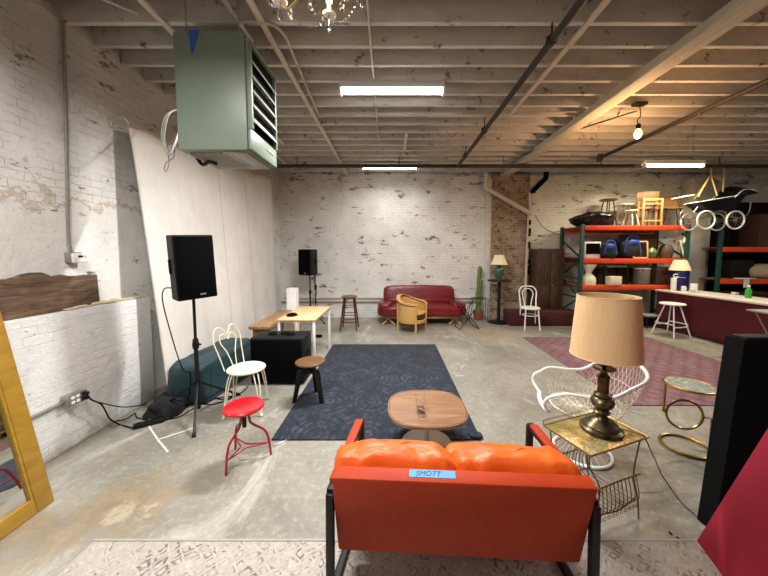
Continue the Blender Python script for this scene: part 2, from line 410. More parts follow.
    def grid(s, fn, nu, nv, cu=False, cv=False):
        V = [[s.bm.verts.new(fn(i / (nu if cu else nu - 1), j / (nv if cv else nv - 1))) for j in range(nv)] for i in range(nu)]
        for i in range(nu if cu else nu - 1):
            for j in range(nv if cv else nv - 1):
                try: s.bm.faces.new((V[i][j], V[(i + 1) % nu][j], V[(i + 1) % nu][(j + 1) % nv], V[i][(j + 1) % nv]))
                except ValueError: pass
        return s
    def blob(s, c, d, p=.35, nz=0, nf=3, seed=0, nu=40, nv=22, rot=(0, 0, 0), floor=None, fn=None):
        """a rounded, wrinkled pad (super-ellipsoid)"""
        c = Vector(c); Rm = Euler(rot).to_matrix()
        sg = lambda v, e: math.copysign(abs(v) ** e, v)
        def f(u, v):
            th = u * 2 * PI; ph = (v - .5) * PI
            q = Vector((sg(math.cos(ph), p) * sg(math.cos(th), p) * d[0] / 2, sg(math.cos(ph), p) * sg(math.sin(th), p) * d[1] / 2, sg(math.sin(ph), p) * d[2] / 2))
            if nz:
                k = noise.fractal(q * nf + Vector((seed, seed * 2, 0)), 1.0, 2.0, 4) * nz
                q += q.normalized() * k
            if fn: q = fn(q)
            q = Rm @ q + c
            if floor is not None: q.z = max(q.z, floor)
            return q
        return s.grid(f, nu, nv, cu=True)
    def build(s, name, mat, parent=None, ang=35, solid=0, **props):
        bmesh.ops.remove_doubles(s.bm, verts=s.bm.verts, dist=1e-5)
        bmesh.ops.recalc_face_normals(s.bm, faces=s.bm.faces)
        me = bpy.data.meshes.new(name); s.bm.to_mesh(me); s.bm.free()
        for p in me.polygons: p.use_smooth = True
        me.set_sharp_from_angle(angle=R(ang))
        if mat: me.materials.append(mat)
        o = bpy.data.objects.new(name, me); COL.objects.link(o)
        if parent: o.parent = parent
        if solid:
            md = o.modifiers.new('solid', 'SOLIDIFY'); md.thickness = solid; md.offset = 0
        for k, v in props.items(): o[k] = v
        return o
def tag(o, label, cat, group=None, kind=None):
    o['label'] = label; o['category'] = cat
    if group: o['group'] = group
    if kind: o['kind'] = kind
    return o
def thing(name, label, cat, loc=(0, 0, 0), rz=0, group=None, rot=None):
    o = bpy.data.objects.new(name, None); COL.objects.link(o); o.empty_display_size = .1
    o.location = loc; o.rotation_euler = rot or (0, 0, rz)
    return tag(o, label, cat, group)
def dup(o, parent=None):
    c = o.copy(); COL.objects.link(c); c.parent = parent
    for ch in [x for x in bpy.data.objects if x.parent == o]: dup(ch, c)
    return c
def struct(name, m, mat, parent=None, **k):
    o = m.build(name, mat, parent, **k)
    if parent is None: o['kind'] = 'structure'
    return o

# ================================================================ the room
XL, XR, YB, YF, ZC = -2.87, 10.6, 7.75, -3.4, 3.9
JZ = 3.65
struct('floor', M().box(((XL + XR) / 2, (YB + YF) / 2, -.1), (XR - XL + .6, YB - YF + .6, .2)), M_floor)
cl = struct('ceiling', M().box(((XL + XR) / 2, (YB + YF) / 2, ZC + .06), (XR - XL + .5, YB - YF + .5, .12)), M_deck)
y = 1.3
while y < YB - .05:
    M().box(((XL + XR) / 2, y, (JZ + ZC) / 2), (XR - XL, .045, ZC - JZ), bev=.004).build('joist', M_joist, cl); y += .2925
M().box((2.78, (YB + 1) / 2, JZ - .05), (.2, YB - 1, .10), bev=.01).build('support_beam', M_beam, cl)
for x0, y0, y1 in ((-1.12, 1.5, YB), (1.69, 1.5, 4.4), (-1.97, 1.5, 5.6), (.24, 5.1, 5.9), (-2.35, 5.0, 7.4)):
    M().box((x0, (y0 + y1) / 2, JZ - .011), (.05, y1 - y0, .022)).build('batten', M_beam, cl)
wl = struct('wall_left', M().box((XL - .15, (YB + YF) / 2, ZC / 2), (.3, YB - YF + .5, ZC)), M_white_l)
def plinth():
    m = M(); Yn, Yf = YF, 3.36
    m.box((XL + .07 - .0, (Yn + Yf) / 2, .585), (.14, Yf - Yn, 1.17), bev=.012)
    return m
plinth().build('plinth', M_low, wl)
# rubble and broken plaster lying along the plinth's ledge
m = M(); yy = 2.55
while yy < 3.36:
    w = random.uniform(.05, .13); h = random.uniform(.012, .035)
    m.blob((XL + .08, yy, 1.172 + h / 2), (random.uniform(.07, .12), w * 1.3, h), .6, .01, 12, yy, 14, 8); yy += w * .9
m.build('crumbled_edge', plain('old plaster', '#cdbf9e', .9, var=.4), wl)
wb = struct('wall_back', M().box(((XL + XR) / 2, YB + .15, ZC / 2), (XR - XL + .6, .3, ZC)), M_white_b)
struct('wall_right', M().box((XR + .15, (YB + YF) / 2, ZC / 2), (.3, YB - YF + .5, ZC)), plain('drab old plaster', '#7d756b', .8, var=.3))  # mottled grey brown over the whole wall
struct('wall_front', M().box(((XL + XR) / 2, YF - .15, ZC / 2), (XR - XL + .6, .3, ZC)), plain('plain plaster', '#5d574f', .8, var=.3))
# the bare brick pier in the back wall, its whitewashed edges
px0, px1 = A(491, 250, YB - .1).x, A(528, 250, YB - .1).x
M().box(((px0 + px1) / 2, YB - .06, (JZ) / 2), (px1 - px0, .12, JZ)).build('brick_pier', M_raw, wb)
M().box((px0 - .07, YB - .04, JZ / 2 - .06), (.14, .1, JZ - .12), bev=.01).build('whitewashed_edge', plain('flaking whitewash', '#d9d5cc', .7, var=.3, nscale=9), wb)
# a horizontal pipe chase along the foot of the back wall
M().tube([(XL + .1, YB - .03, .52), (2.2, YB - .03, .52)], .028, 8).build('wall_pipe', M_wpipe, wb)
M().box(((XL + 2.2) / 2, YB - .015, .40), (2.2 - XL, .03, .05), bev=.008).build('wall_ledge', plain('grubby ledge', '#8f8678', .8, var=.4), wb)
# pale pilaster and a grey sheet between the two storage racks
pa = A(697, 260, 7.35)
M().box((pa.x + .12, YB - .16, 1.75), (.5, .32, 3.5), bev=.01).build('pilaster', plain('grey painted pilaster', '#c2bcb0', .7, var=.25, nscale=5), wb)

# ---------------------------------------------------------------- ceiling services
def pipe(name, label, pts, r, mat, seg=10, cat='pipe', parent=None, group=None):
    o = M().tube(pts, r, seg).build(name, mat, parent)
    if not parent: tag(o, label, cat, group)
    return o
t = thing('sprinkler_pipe', 'long dark iron pipe running across the room just before the back wall', 'pipe', (0, 6.47, 3.50))
M().tube([(XL, 0, 0), (XR, 0, 0)], .038, 12).build('pipe_run', M_pipe, t)
for x in (-2.0, .15, 2.35, 4.4, 6.9, 8.6):
    M().tube([(x, -.045, 0), (x, -.045, .03), (x, 0, .06), (x, 0, .3)], .009, 6).build('pipe_hanger', M_pipe, t)
t = thing('sprinkler_pipe', 'dark iron pipe running away from the camera right of centre', 'pipe', (1.39, 0, 3.5))
M().tube([(0, 1.2, 0), (0, 6.43, 0)], .032, 12).build('pipe_run', M_pipe, t)
for y in (2.75, 4.65, 5.8):
    M().tube([(-.04, y, -.03), (-.04, y, .03), (0, y, .06), (0, y, .2)], .009, 6).build('pipe_hanger', M_pipe, t)
    M().lathe([(.042, -.03), (.042, .03)], seg=12, mx=Matrix.Translation((0, y, 0)) @ Matrix.Rotation(PI / 2, 4, 'X')).build('coupling', M_pipe, t)
t = thing('sprinkler_pipe', 'brown iron pipe on the right beyond the wooden beam', 'pipe', (4.02, 0, 3.5))
M().tube([(0, 1.6, 0), (0, 5.95, 0)], .028, 10).build('pipe_run', M_pipe, t)
M().lathe([(.045, -.07), (.05, 0), (.045, .07)], seg=12, mx=Matrix.Translation((0, 5.95, 0))).build('pipe_elbow', M_pipe, t)
M().tube([(0, 4.05, 0), (0, 4.05, -.05)], .02, 8).build('sprinkler_head', M_brass, t)
pipe('ceiling_conduit', 'thin pale conduit on the joists above the near tube light', [(-.18, 1.3, JZ - .012), (-.22, 4.3, JZ - .012), (-.24, 5.4, JZ - .012)], .010, M_conduit)
pipe('ceiling_conduit', 'curved pale conduit leaving the top of the green heater', cr([(-1.45, 2.72, JZ - .02), (-1.1, 2.72, JZ - .02), (-.98, 2.85, JZ - .02), (-.99, 3.2, JZ - .02), (-1.05, 4.5, JZ - .02)], 5), .012, M_conduit)
pipe('ceiling_conduit', 'thin conduit slanting over the joists in the top left corner', [(-2.45, 2.3, JZ - .02), (-2.1, 2.62, JZ - .02)], .010, M_conduit)
pipe('ceiling_rail', 'slotted steel channel on the joists beside the heater top', [(-1.33, 1.5, JZ - .02), (-1.31, 2.95, JZ - .02)], .022, M_galv, 4, 'rail')
pipe('light_conduit', 'thin rusty conduit running past the glowing bulb to the beam', [(3.4, 4.3, JZ - .02), (2.95, 4.9, JZ - .03), (2.6, 6.2, JZ - .04)], .010, M_pipe, cat='conduit')
pipe('light_conduit', 'thin conduit crossing the joists level with the glowing bulb', [(1.0, 4.42, JZ - .015), (3.4, 4.3, JZ - .015)], .009, M_conduit, cat='conduit')

# fluorescent fixtures (the ones behind and beside the frame light the room too)
FL = ['bright white tube light over the centre of the room, nearest the camera', 'white tube light at the far end just before the dark cross pipe', 'yellowish tube light on the right above the storage racks']
for i, ((x, y), w) in enumerate(zip(FIX, FIXW)):
    t = thing('tube_light', FL[i] if i < 3 else ['tube light over the gilded floor mirror, above the picture edge', 'tube light over the crimson panel side of the room, outside the picture', 'tube light behind the camera toward the right wall', 'tube light farthest right, over the folding table end of the bar', 'tube light behind the camera near the room centre'][i - 3], 'ceiling light', (x, y, 3.41 if i == 2 else 3.50), 0, 'fluorescent tube lights')
    M().box((0, 0, .125), (1.22, .09, .05), bev=.006).build('housing', M_wpaint, t)
    m = M()
    for s in (-1, 1): m.bar((0 - .61, s * .06, .085), (.61, s * .06, .085), .005, .03)
    m.prism([(-.61, -.06), (.61, -.06), (.61, .06), (-.61, .06)], .095, .1)
    m.build('reflector', M_wpaint, t)
    for s in (-1, 1): M().box((s * .6, 0, .05), (.02, .09, .08), bev=.003).build('end_socket', M_wpaint, t)
    m = M()
    for s in (-1, 1): m.tube([(-.595, s * .022, .045), (.595, s * .022, .045)], .015, 10)
    m.build('tube', M_tubey if i == 2 else M_tube, t)
    for q in (-.4, .4): M().tube([(q, 0, .14), (q, 0, JZ + .02 - t.location.z)], .006, 6).build('mount', M_galv, t)
    ld = bpy.data.lights.new('tube_glow', 'AREA'); ld.shape = 'RECTANGLE'; ld.size = 1.18; ld.size_y = .045
    ld.energy = TUBE_W * w; ld.color = (1, .86, .58) if i == 2 else TUBE_COL; ld.spread = R(165)
    lo = bpy.data.objects.new('tube_glow', ld); COL.objects.link(lo); lo.parent = t; lo.location = (0, 0, .012)

# bare bulb
p = A(638, 133, 4.12)
t = thing('pendant_bulb', 'glowing bare orange bulb hanging on a short wire under the joists', 'bulb', p)
M().lathe([(.012, -.07), (.035, -.055), (.046, -.02), (.042, .01), (.024, .045), (.02, .055)], seg=16).build('bulb', M_bulb, t)
M().lathe([(.026, .05), (.028, .11), (.012, .12)], seg=12).build('lamp_socket', M_pl, t)
M().tube(cr([(0, 0, .11), (-.02, 0, .17), (.02, 0, .22), (0, 0, JZ - p.z - .03)], 5), .006, 6).build('wire', M_pl, t)
M().box((0, 0, JZ - p.z - .02), (.16, .09, .04), bev=.008).build('junction_box', M_pipe, t)
ld = bpy.data.lights.new('bulb_glow', 'POINT'); ld.energy = BULB_W; ld.color = (1, .55, .24); ld.shadow_soft_size = .05
lo = bpy.data.objects.new('bulb_glow', ld); COL.objects.link(lo); lo.parent = t; lo.location = (0, 0, -.11)

# unit heater
hy = 2.58; h0 = A(181, 150, hy); h1 = A(249, 149, hy); ht = A(208, 30, 2.58).z
hx0, hx1 = h0.x - .03, h1.x - .01; hd = .58
t = thing('unit_heater', 'large sage green unit heater hanging under the ceiling on the left', 'heater', ((hx0 + hx1) / 2, hy + hd / 2, h0.z))
w = hx1 - hx0; H = ht - h0.z
M().box((0, 0, H / 2), (w, hd, H), bev=.02).build('casing', M_heater, t)
m = M(); X = w / 2
m.box((X + .004, 0, H * .56), (.012, hd - .08, H * .72)); m.build('louver_recess', M_blackm, t)
for k in range(5):
    z = H * .28 + k * H * .125
    M().box((X + .035, 0, z), (.075, hd - .09, .008), rot=(0, R(58), 0)).build('louver', M_hlite, t)
for z in (.42, .545, .67):
  fm = M()
  for k in range(14): fm.box((X + .014, -hd / 2 + .07 + k * (hd - .14) / 13, H * z - .02), (.012, .018, .05), rot=(R(20), 0, 0))
  fm.build('heating_fins', M_galv, t)
for s in (-1, 1): M().box((X + .02, s * (hd / 2 - .03), H * .56), (.04, .03, H * .74), bev=.004).build('louver_rail', M_heater, t)
M().box((X + .02, 0, H * .93), (.04, hd - .02, .03), bev=.004).build('top_rail', M_heater, t)
M().box((X + .014, 0, H * .1), (.03, hd - .02, H * .18), bev=.012).build('lower_apron', M_heater, t)
M().box((X + .034, .12, H * .12), (.006, .16, .012)).build('name_strip', M_wpaint, t)
fm = M()
for k in range(11): fm.box((-w / 2 + .06 + k * .035, -.02, -.006), (.02, hd - .16, .014), rot=(0, R(25), 0))
fm.build('bottom_grille', M_hlite, t)
M().box((w / 2 - .13, 0, -.004), (.2, hd - .08, .012), bev=.003).build('bottom_plate', M_galv, t)
M().prism([(0, 0), (.09, 0), (.05, -.14), (.02, -.2)], 0, .002, Matrix.Translation((-.16, -hd / 2 - .001, H)) @ Matrix.Rotation(PI / 2, 4, 'X')).build('blue_tape', plain('blue tape', '#1c4f9b', .6), t, label='strip of blue painter tape')
for sx in (-1, 1):
    for sy in (-1, 1):
        M().tube([(sx * .22, sy * .22, H), (sx * .22, sy * .22, H + JZ - ht + .1)], .006, 6).build('hanging_rod', M_galv, t)
M().tube([(-w / 2 - .03, .05, .25), (-w / 2 - .03, .05, H * .8)], .018, 8).build('gas_pipe', M_galv, t)
M().box((-w / 2 - .04, -.12, .18), (.07, .16, .12), bev=.01).build('control_box', plain('copper brown box', '#5b3526', .6), t)
M().tube(cr([(-w / 2 - .02, .0, .02), (-w / 2 + .04, -.02, -.04), (-w / 2 + .12, -.05, -.025), (-w / 2 + .2, -.08, -.05)], 6), .016, 8).build('gas_valve', M_pl, t)
fm = M()
for k in range(3):
    o = k * .014
    fm.tube(cr([(-w / 2 - .03, -.22, .36), (-w / 2 - .09 - o, -.24, .30), (-w / 2 - .13 - o, -.25, .12), (-w / 2 - .11, -.24, .0 - o), (-w / 2 - .07 + o, -.22, .1), (-w / 2 - .04, -.2, .2)], 6), .006, 6)
fm.build('flexible_conduit', M_galv, t)
M().tube(cr([(-w / 2 - .06, -.2, .15), (-w / 2 - .22, -.1, .1), (-w / 2 - .14, -.2, -.06), (-w / 2 - .2, -.15, -.13), (-w / 2 - .26, -.1, -.11), (-w / 2 - .2, -.15, -.06), (-w / 2 - .1, -.2, -.03), (-w / 2 - .08, -.2, .07)], 6), .004, 6).build('thermostat_wire', M_galv, t)
M().tube(cr([(-w / 2 - .02, .1, H * .25), (-w / 2 - .25, .3, H * .35), (-w / 2 - .35, .5, H * .6), (-w / 2 - .25, .55, H * .85)], 6), .006, 6).build('loose_wire', M_pipe, t)

# chandelier, mostly above the picture
t = thing('chandelier', 'crystal chandelier hanging from the ceiling at the top of the picture', 'chandelier', A(309, -12, 1.35))
cz = t.location.z; fm = M()
M().tube([(0, 0, .05), (0, 0, JZ - cz)], .006, 6).build('chain', M_brass, t)
M().lathe([(.004, -.06), (.02, -.04), (.012, 0), (.03, .03), (.012, .08), (.02, .16), (.006, .2)], seg=14).build('stem', M_brass, t)
def drop(m, x, y, z, L, r):
    m.lathe([(.001, -L), (r * .8, -L * .78), (r, -L * .6), (r * .4, -L * .15), (.002, 0)], (x, y, z), 7)
for k in range(6):
    a = k * PI / 3 + .35; c, s = math.cos(a), math.sin(a)
    ar = M().tube(cr([(0, 0, .05), (.08 * c, .08 * s, .0), (.17 * c, .17 * s, .0), (.23 * c, .23 * s, .06)], 5), .005, 6).build('arm', M_brass, t)
    M().lathe([(.03, .055), (.035, .065), (.012, .07), (.01, .12)], (.23 * c, .23 * s, 0), 12).build('candle_cup', M_wpaint, ar)
    M().lathe([(.004, .10), (.016, .125), (.014, .15), (.002, .185)], (.23 * c, .23 * s, 0), 10).build('candle_bulb', M_bulb, ar)
    for rr_, zz_, ll_ in ((.23, .05, .075), (.14, .0, .06)):
        q = M(); drop(q, rr_ * c, rr_ * s, zz_, ll_, .013); q.build('crystal_drop', M_cryst, t, ang=5)
    q = M(); a2 = a + PI / 3
    for j in range(12):
        f = (j + .5) / 12; x = .23 * (c * (1 - f) + math.cos(a2) * f); y = .23 * (s * (1 - f) + math.sin(a2) * f)
        q.blob((x, y, .05 - .09 * 4 * f * (1 - f) * .75), (.011, .011, .011), 1, nu=8, nv=6)
    q.build('bead_string', M_cryst, t, ang=5)
q = M().blob((.02, -.02, -.085), (.045, .045, .06), .9, nu=10, nv=8); q.build('crystal_ball', M_cryst, t, ang=5)
ld = bpy.data.lights.new('chandelier_glow', 'POINT'); ld.energy = CHAND_W; ld.color = (1, .75, .5); ld.shadow_soft_size = .12
lo = bpy.data.objects.new('chandelier_glow', ld); COL.objects.link(lo); lo.parent = t; lo.location = (0, 0, .2)

# ================================================================ left wall fittings
tp = Vector((XL, 2.68, 1.62))
t = thing('thermostat', 'small white thermostat at the foot of the long wall conduit', 'thermostat', tp)
M().box((.03, 0, 0), (.06, .10, .09), bev=.006).build('backbox', M_galv, t)
M().box((.068, .015, -.005), (.03, .125, .085), bev=.01).build('cover', M_wpaint, t)
M().box((.084, .01, .008), (.003, .04, .018)).build('display', M_pl, t)
M().box((.084, .05, .008), (.003, .014, .014)).build('button', M_galv, t)
pipe('wall_conduit', 'tall metal conduit rising on the left wall above the thermostat', cr([(XL + .03, 2.66, 1.66), (XL + .03, 2.655, 1.72), (XL + .02, 2.66, 1.85), (XL + .02, 2.72, 3.0), (XL + .02, 2.76, ZC)], 3), .013, M_galv, cat='conduit')
# outlet on the plinth
xp = XL + .14
oy = 2.46; oz = A(70, 398, oy).z
t = thing('outlet_box', 'grey metal outlet box with two plugs low on the white plinth', 'outlet', (xp, oy, oz))
M().box((.035, 0, 0), (.07, .14, .085), bev=.008).build('box', M_galv, t)
M().box((.071, 0, 0), (.004, .15, .09), bev=.001).build('cover_plate', plain('steel plate', '#8e8c88', .4, .5), t)
for y in (-.04, .0):
    for z in (-.02, .02): M().box((.075, y, z), (.006, .03, .026), bev=.004).build('socket', M_wpaint, t)
for z in (-.018, .022): M().box((.095, .045, z), (.045, .028, .026), bev=.006).build('plug', M_pl, t)
M().tube([(.02, -.07, -.005), (.02, -1.3, -.02)], .012, 8).build('conduit', M_galv, t)

# driftwood plank
t0 = A(8, 278, 2.2); N = 26
def plank():
    m = M(); y0, y1 = 2.12, 2.83; n = 26; pts = []
    for k in range(n + 1):
        f = k / n; pts.append((y0 + (y1 - y0) * f, 1.172 + .012 * f))
    top = []
    for k in range(n + 1):
        f = 1 - k / n; h = .285 + .05 * math.exp(-((f - .33) / .16) ** 2) + noise.noise(Vector((f * 9, 0, 3))) * .03 + noise.noise(Vector((f * 30, 0, 3))) * .012
        top.append((y0 - .04 + (y1 - y0 + .01) * f + (.02 if f > .95 else 0), 1.172 + h))
    mx = Matrix(((0, 0, 1, XL + .05), (1, 0, 0, 0), (0, 1, 0, 0), (0, 0, 0, 1)))
    m.prism(pts + top, 0, .045, mx, bev=.008); return m
tag(plank().build('driftwood_plank', M_drift), 'rough dark brown driftwood plank standing on the ledge of the left wall', 'plank')

# gilded mirror leaning against the left wall
t = thing('floor_mirror', 'big gold framed mirror leaning on the left wall at the picture edge', 'mirror', (-2.27, 1.90, 0))
mh, mw, fw = 1.95, .95, .095; lean = math.atan2(.36, 1.9)
M_rot = Matrix.Rotation(-lean, 4, 'Y')
def mpt(y, z, x=0): return M_rot @ Vector((x, y, z))
def mbar(y0, z0, y1, z1, w, d):
    return M().bar(mpt(y0, z0), mpt(y1, z1), w, d, .008, up=(M_rot @ Vector((1, 0, 0)))) 
a = mbar(-fw / 2, 0, -fw / 2, mh, .035, fw)
# bars are oriented explicitly so that thickness is across the glass
def slab(y0, y1, z0, z1, x0, x1, bev=.006):
    m = M(); c = ((x0 + x1) / 2, (y0 + y1) / 2, (z0 + z1) / 2)
    v = m.box(c, (x1 - x0, y1 - y0, z1 - z0), bev=bev)
    bmesh.ops.transform(m.bm, matrix=M_rot, verts=m.bm.verts); return m
a.bm.free()
fr = slab(-fw, 0, .0, mh, -.03, .012).build('frame_rail', M_gold, t)
slab(-mw, -mw + fw, .0, mh, -.03, .012).build('frame_rail', M_gold, t)
slab(-mw + fw, -fw, 0, fw, -.03, .012).build('frame_rail', M_gold, t)
slab(-mw + fw, -fw, mh - fw, mh, -.03, .012).build('frame_rail', M_gold, t)
slab(-mw + fw, -fw, fw, mh - fw, -.02, -.01, 0).build('glass', M_mirror, t)
slab(-fw - .012, -fw, fw, mh - fw, -.012, .006, 0).build('inner_lip', M_gold, t)

# canvas backdrop hung along the left wall
def canvas(u, v):
    y0 = 3.22; y = y0 + u * (7.05 - y0); z = 2.95 + .42 * u
    xt = XL + .13 - .06 * u; xb = -2.47 - .28 * u
    k = v ** .9
    x = xt * (1 - k) + xb * k + .012 * math.sin(u * 41) * (.3 + v) * .6 + .015 * math.sin(u * 13 + 1.3)
    zz = z * (1 - v) + .015 * v + .015 * math.sin(u * 30) * (1 - v)
    return Vector((x, y, zz))
o = tag(M().grid(canvas, 90, 30).build('canvas_backdrop', M_canvas, solid=.008), 'big off white canvas sheet leaning along the left wall under the heater', 'canvas')
fm = M().tube([canvas(k / 40, 0) + Vector((0, 0, .0)) for k in range(41)], .012, 6); fm.build('top_batten', M_birch, o)
M().tube([canvas(0, k / 20) for k in range(21)], .014, 6).build('rolled_edge', M_canvas, o)
for f in (.42, .66): M().tube([canvas(f, k / 20) + Vector((.006, 0, 0)) for k in range(21)], .0045, 5).build('seam', plain('canvas seam', '#c4bfb6', .9), o)
t = thing('wall_hook', 'pale hook bracket on the left wall at the canvas top corner', 'hook', (XL, 3.16, 2.98))
M().tube(cr([(0, 0, .0), (.05, 0, .05), (.12, .02, .06), (.15, .04, .0)], 5), .012, 8).build('hook_arm', M_wpipe, t)
M().box((.008, 0, 0), (.016, .05, .08), bev=.004).build('backplate', M_wpipe, t)

# ================================================================ carpets
def rug(name, label, x0, x1, y0, y1, mat, th=.012, lift=.0, fringe=None, curl=None):
    cx, cy = (x0 + x1) / 2, (y0 + y1) / 2; m = M(); hx, hy = (x1 - x0) / 2, (y1 - y0) / 2
    m.box((0, 0, th / 2 + lift), (2 * hx, 2 * hy, th), bev=.004)
    o = m.build(name, mat); o.location = (cx, cy, .0005); tag(o, label, 'rug')
    return o
r = rug('area_rug', 'navy blue distressed rug under the coffee table', -1.07, .79, 2.55, 5.36, M_navy)
M().blob((.89, -1.36, .022), (.12, .09, .03), .7, .01, 9).build('curled_corner', M_navy, r)
r = rug('area_rug', 'faded pink patterned rug on the right beyond the wire armchair', 2.58, 5.05, 3.16, 5.83, M_pink)
r = rug('area_rug', 'cream and grey geometric rug in front, under the orange loveseat', -1.71, 1.98, -.6, 1.62, M_beige)
M().box((0, 1.10, .013), (3.69, .012, .006)).build('border_band', plain('pale border', '#a39b90', .9), r)
# painter's tape on the floor
def tape(name, label, pts, w, mat, cat='tape'):
    m = M()
    for a, b in pts: m.bar(Vector((*a, .0012)), Vector((*b, .0012)), w, .002, up=(0, 0, 1))
    return tag(m.build(name, mat), label, cat)
g = lambda u, v: tuple(G(u, v)[:2])
MT = plain('white tape', '#d9d5c8', .7, var=.3, nscale=40)
tape('floor_tape', 'white tape mark like a T on the floor behind the red stool', [(g(157, 440), g(194, 428)), (g(148, 425), g(158, 440)), (g(158, 440), g(168, 452))], .015, MT)
MB = plain('turquoise tape', '#86b3b0', .7, var=.3, nscale=40)
tape('floor_tape', 'small turquoise tape bit on the floor right of the navy rug', [(g(456, 375), g(464, 376))], .04, MB)
tape('floor_tape', 'turquoise scuffed tape on the floor behind the lamp table', [(g(632, 411), g(648, 415))], .03, MB)
tape('floor_tape', 'short black tape bits on the floor beside the crimson panel', [(g(669, 532), g(672, 535)), (g(676, 537), g(681, 540))], .012, M_blackm)

# ================================================================ stools and seats, left
def leg_tube(pts, r, name, mat, t, n=5): return M().tube(cr(pts, n), r, 8).build(name, mat, t)
t = thing('metal_stool', 'round bright red metal stool with three bent legs, nearest the camera', 'stool', (-1.18, 2.31, 0))
M().lathe([(.02, .425), (.145, .425), (.152, .432), (.152, .442), (.143, .452), (.133, .448), (.1, .438), (.0, .432)], seg=40).build('seat', M_red, t)
M().cyl((0, 0, .27), (0, 0, .43), .016, 10).build('screw_post', M_black, t)
M().lathe([(.035, .395), (.04, .425)], seg=16).build('seat_plate', M_redleg, t)
angs = [R(-108), R(17), R(140)]
for a in angs:
    c, s = math.cos(a), math.sin(a)
    leg_tube([(.035 * c, .035 * s, .42), (.036 * c, .036 * s, .34), (.055 * c, .055 * s, .29), (.145 * c, .145 * s, .22), (.175 * c, .175 * s, .14), (.19 * c, .19 * s, .0)], .0095, 'leg', M_redleg, t)
for k in range(3):
    a, b = angs[k], angs[(k + 1) % 3]
    P0 = Vector((math.cos(a) * .178, math.sin(a) * .178, .11)); P1 = Vector((math.cos(b) * .178, math.sin(b) * .178, .11)); mid = (P0 + P1) * .5; mid.x *= .35; mid.y *= .35
    M().tube(cr([P0, (P0 + mid) / 2 * .96, mid + Vector((0, 0, .0)), (P1 + mid) / 2 * .96, P1], 5), .006, 6).build('stretcher', M_redleg, t)

t = thing('parlor_chair', 'cream wire back parlor chair behind the red stool', 'chair', (-1.54, 3.10, 0), R(0))
M().lathe([(.0, .448), (.06, .449), (.065, .454), (.12, .454), (.125, .449), (.165, .450), (.178, .458), (.188, .452), (.188, .438), (.18, .432), (.0, .432)], seg=40).build('seat', M_cream, t)
for a in (R(-20), R(-70), R(20) + PI / 2, R(200), R(250)):
    pass
for a in (R(-35), R(-125), R(60), R(150)):
    c, s = math.cos(a), math.sin(a)
    m = M()
    for o in (-.022, .022):
        dx, dy = -s * o, c * o
        m.tube(cr([(.13 * c + dx, .13 * s + dy, .435), (.165 * c + dx, .165 * s + dy, .42), (.205 * c + dx * .9, .205 * s + dy * .9, .3), (.25 * c + dx * .35, .25 * s + dy * .35, .012)], 5), .0065, 6)
    m.tube(cr([(.25 * c - s * -.012, .25 * s + c * -.012, .02), (.265 * c, .265 * s, .009), (.25 * c - s * .012, .25 * s + c * .012, .02)], 4), .0065, 6)
    m.build('leg', M_cream, t)
# heart shaped back on the far left of the seat
def bk(y, z): return Vector((-.15 - (z - .45) * .28 - .02 * abs(y) * 4, y, z))
ba = R(-18); Rb = Matrix.Rotation(ba, 4, 'Z')
def bkr(L): return [Rb @ bk(*p) for p in L]
M().tube(cr(bkr([(-.13, .44), (-.15, .6), (-.17, .75), (-.13, .86), (-.06, .87), (0, .80), (.06, .87), (.13, .86), (.17, .75), (.15, .6), (.13, .44)]), 6), .0065, 6).build('back_hoop', M_cream, t)
M().tube(cr(bkr([(-.02, .44), (-.05, .6), (-.10, .72), (-.085, .79), (-.03, .79), (0, .74), (.03, .79), (.085, .79), (.10, .72), (.05, .6), (.02, .44)]), 6), .0055, 6).build('back_heart', M_cream, t)

t = thing('swivel_stool', 'low stool with round brown wooden seat and tapered black legs', 'stool', (-.92, 3.30, 0))
M().lathe([(.0, .425), (.15, .425), (.162, .432), (.165, .445), (.158, .452), (.0, .455)], seg=36).build('seat', M_brownt, t)
M().cyl((0, 0, .33), (0, 0, .43), .02, 12).build('screw_post', M_galv, t)
M().lathe([(.05, .33), (.055, .36), (.03, .372)], seg=18).build('hub', M_black, t)
for a in (R(205), R(-35), R(85)):
    c, s = math.cos(a), math.sin(a)
    mx = Matrix(((c, 0, -s, 0), (s, 0, c, 0), (0, 1, 0, 0), (0, 0, 0, 1)))
    M().prism([(0.0, .31), (.03, .365), (.115, .372), (.14, .35), (.205, 0), (.165, 0), (.09, .31)], -.016, .016, mx, bev=.004).build('leg', M_black, t)

t = thing('bar_stool', 'tall dark cherry bar stool standing before the back wall', 'stool', (-.93, 6.5, 0))
M().lathe([(0, .70), (.15, .70), (.172, .712), (.172, .73), (.155, .742), (0, .735)], seg=28).build('seat', wood('worn stool seat', '#5c2d20', '#8a5a40', .4), t)
LP = []
for sx in (-1, 1):
    for sy in (-1, 1):
        a, b = Vector((sx * .10, sy * .10, .71)), Vector((sx * .18, sy * .18, 0)); LP.append((a, b))
        M().tube([a, a.lerp(b, .4), a.lerp(b, .6), b], [.014, .019, .018, .013], 8).build('leg', M_barst, t)
for f, prs in ((.28, ((0, 2), (1, 3))), (.36, ((0, 1), (2, 3))), (.52, ((0, 2), (1, 3))), (.6, ((0, 1), (2, 3))), (.74, ((0, 2), (1, 3), (0, 1), (2, 3)))):
    for i, j in prs: M().tube([LP[i][0].lerp(LP[i][1], f), LP[j][0].lerp(LP[j][1], f)], .009, 6).build('rung', M_barst, t)

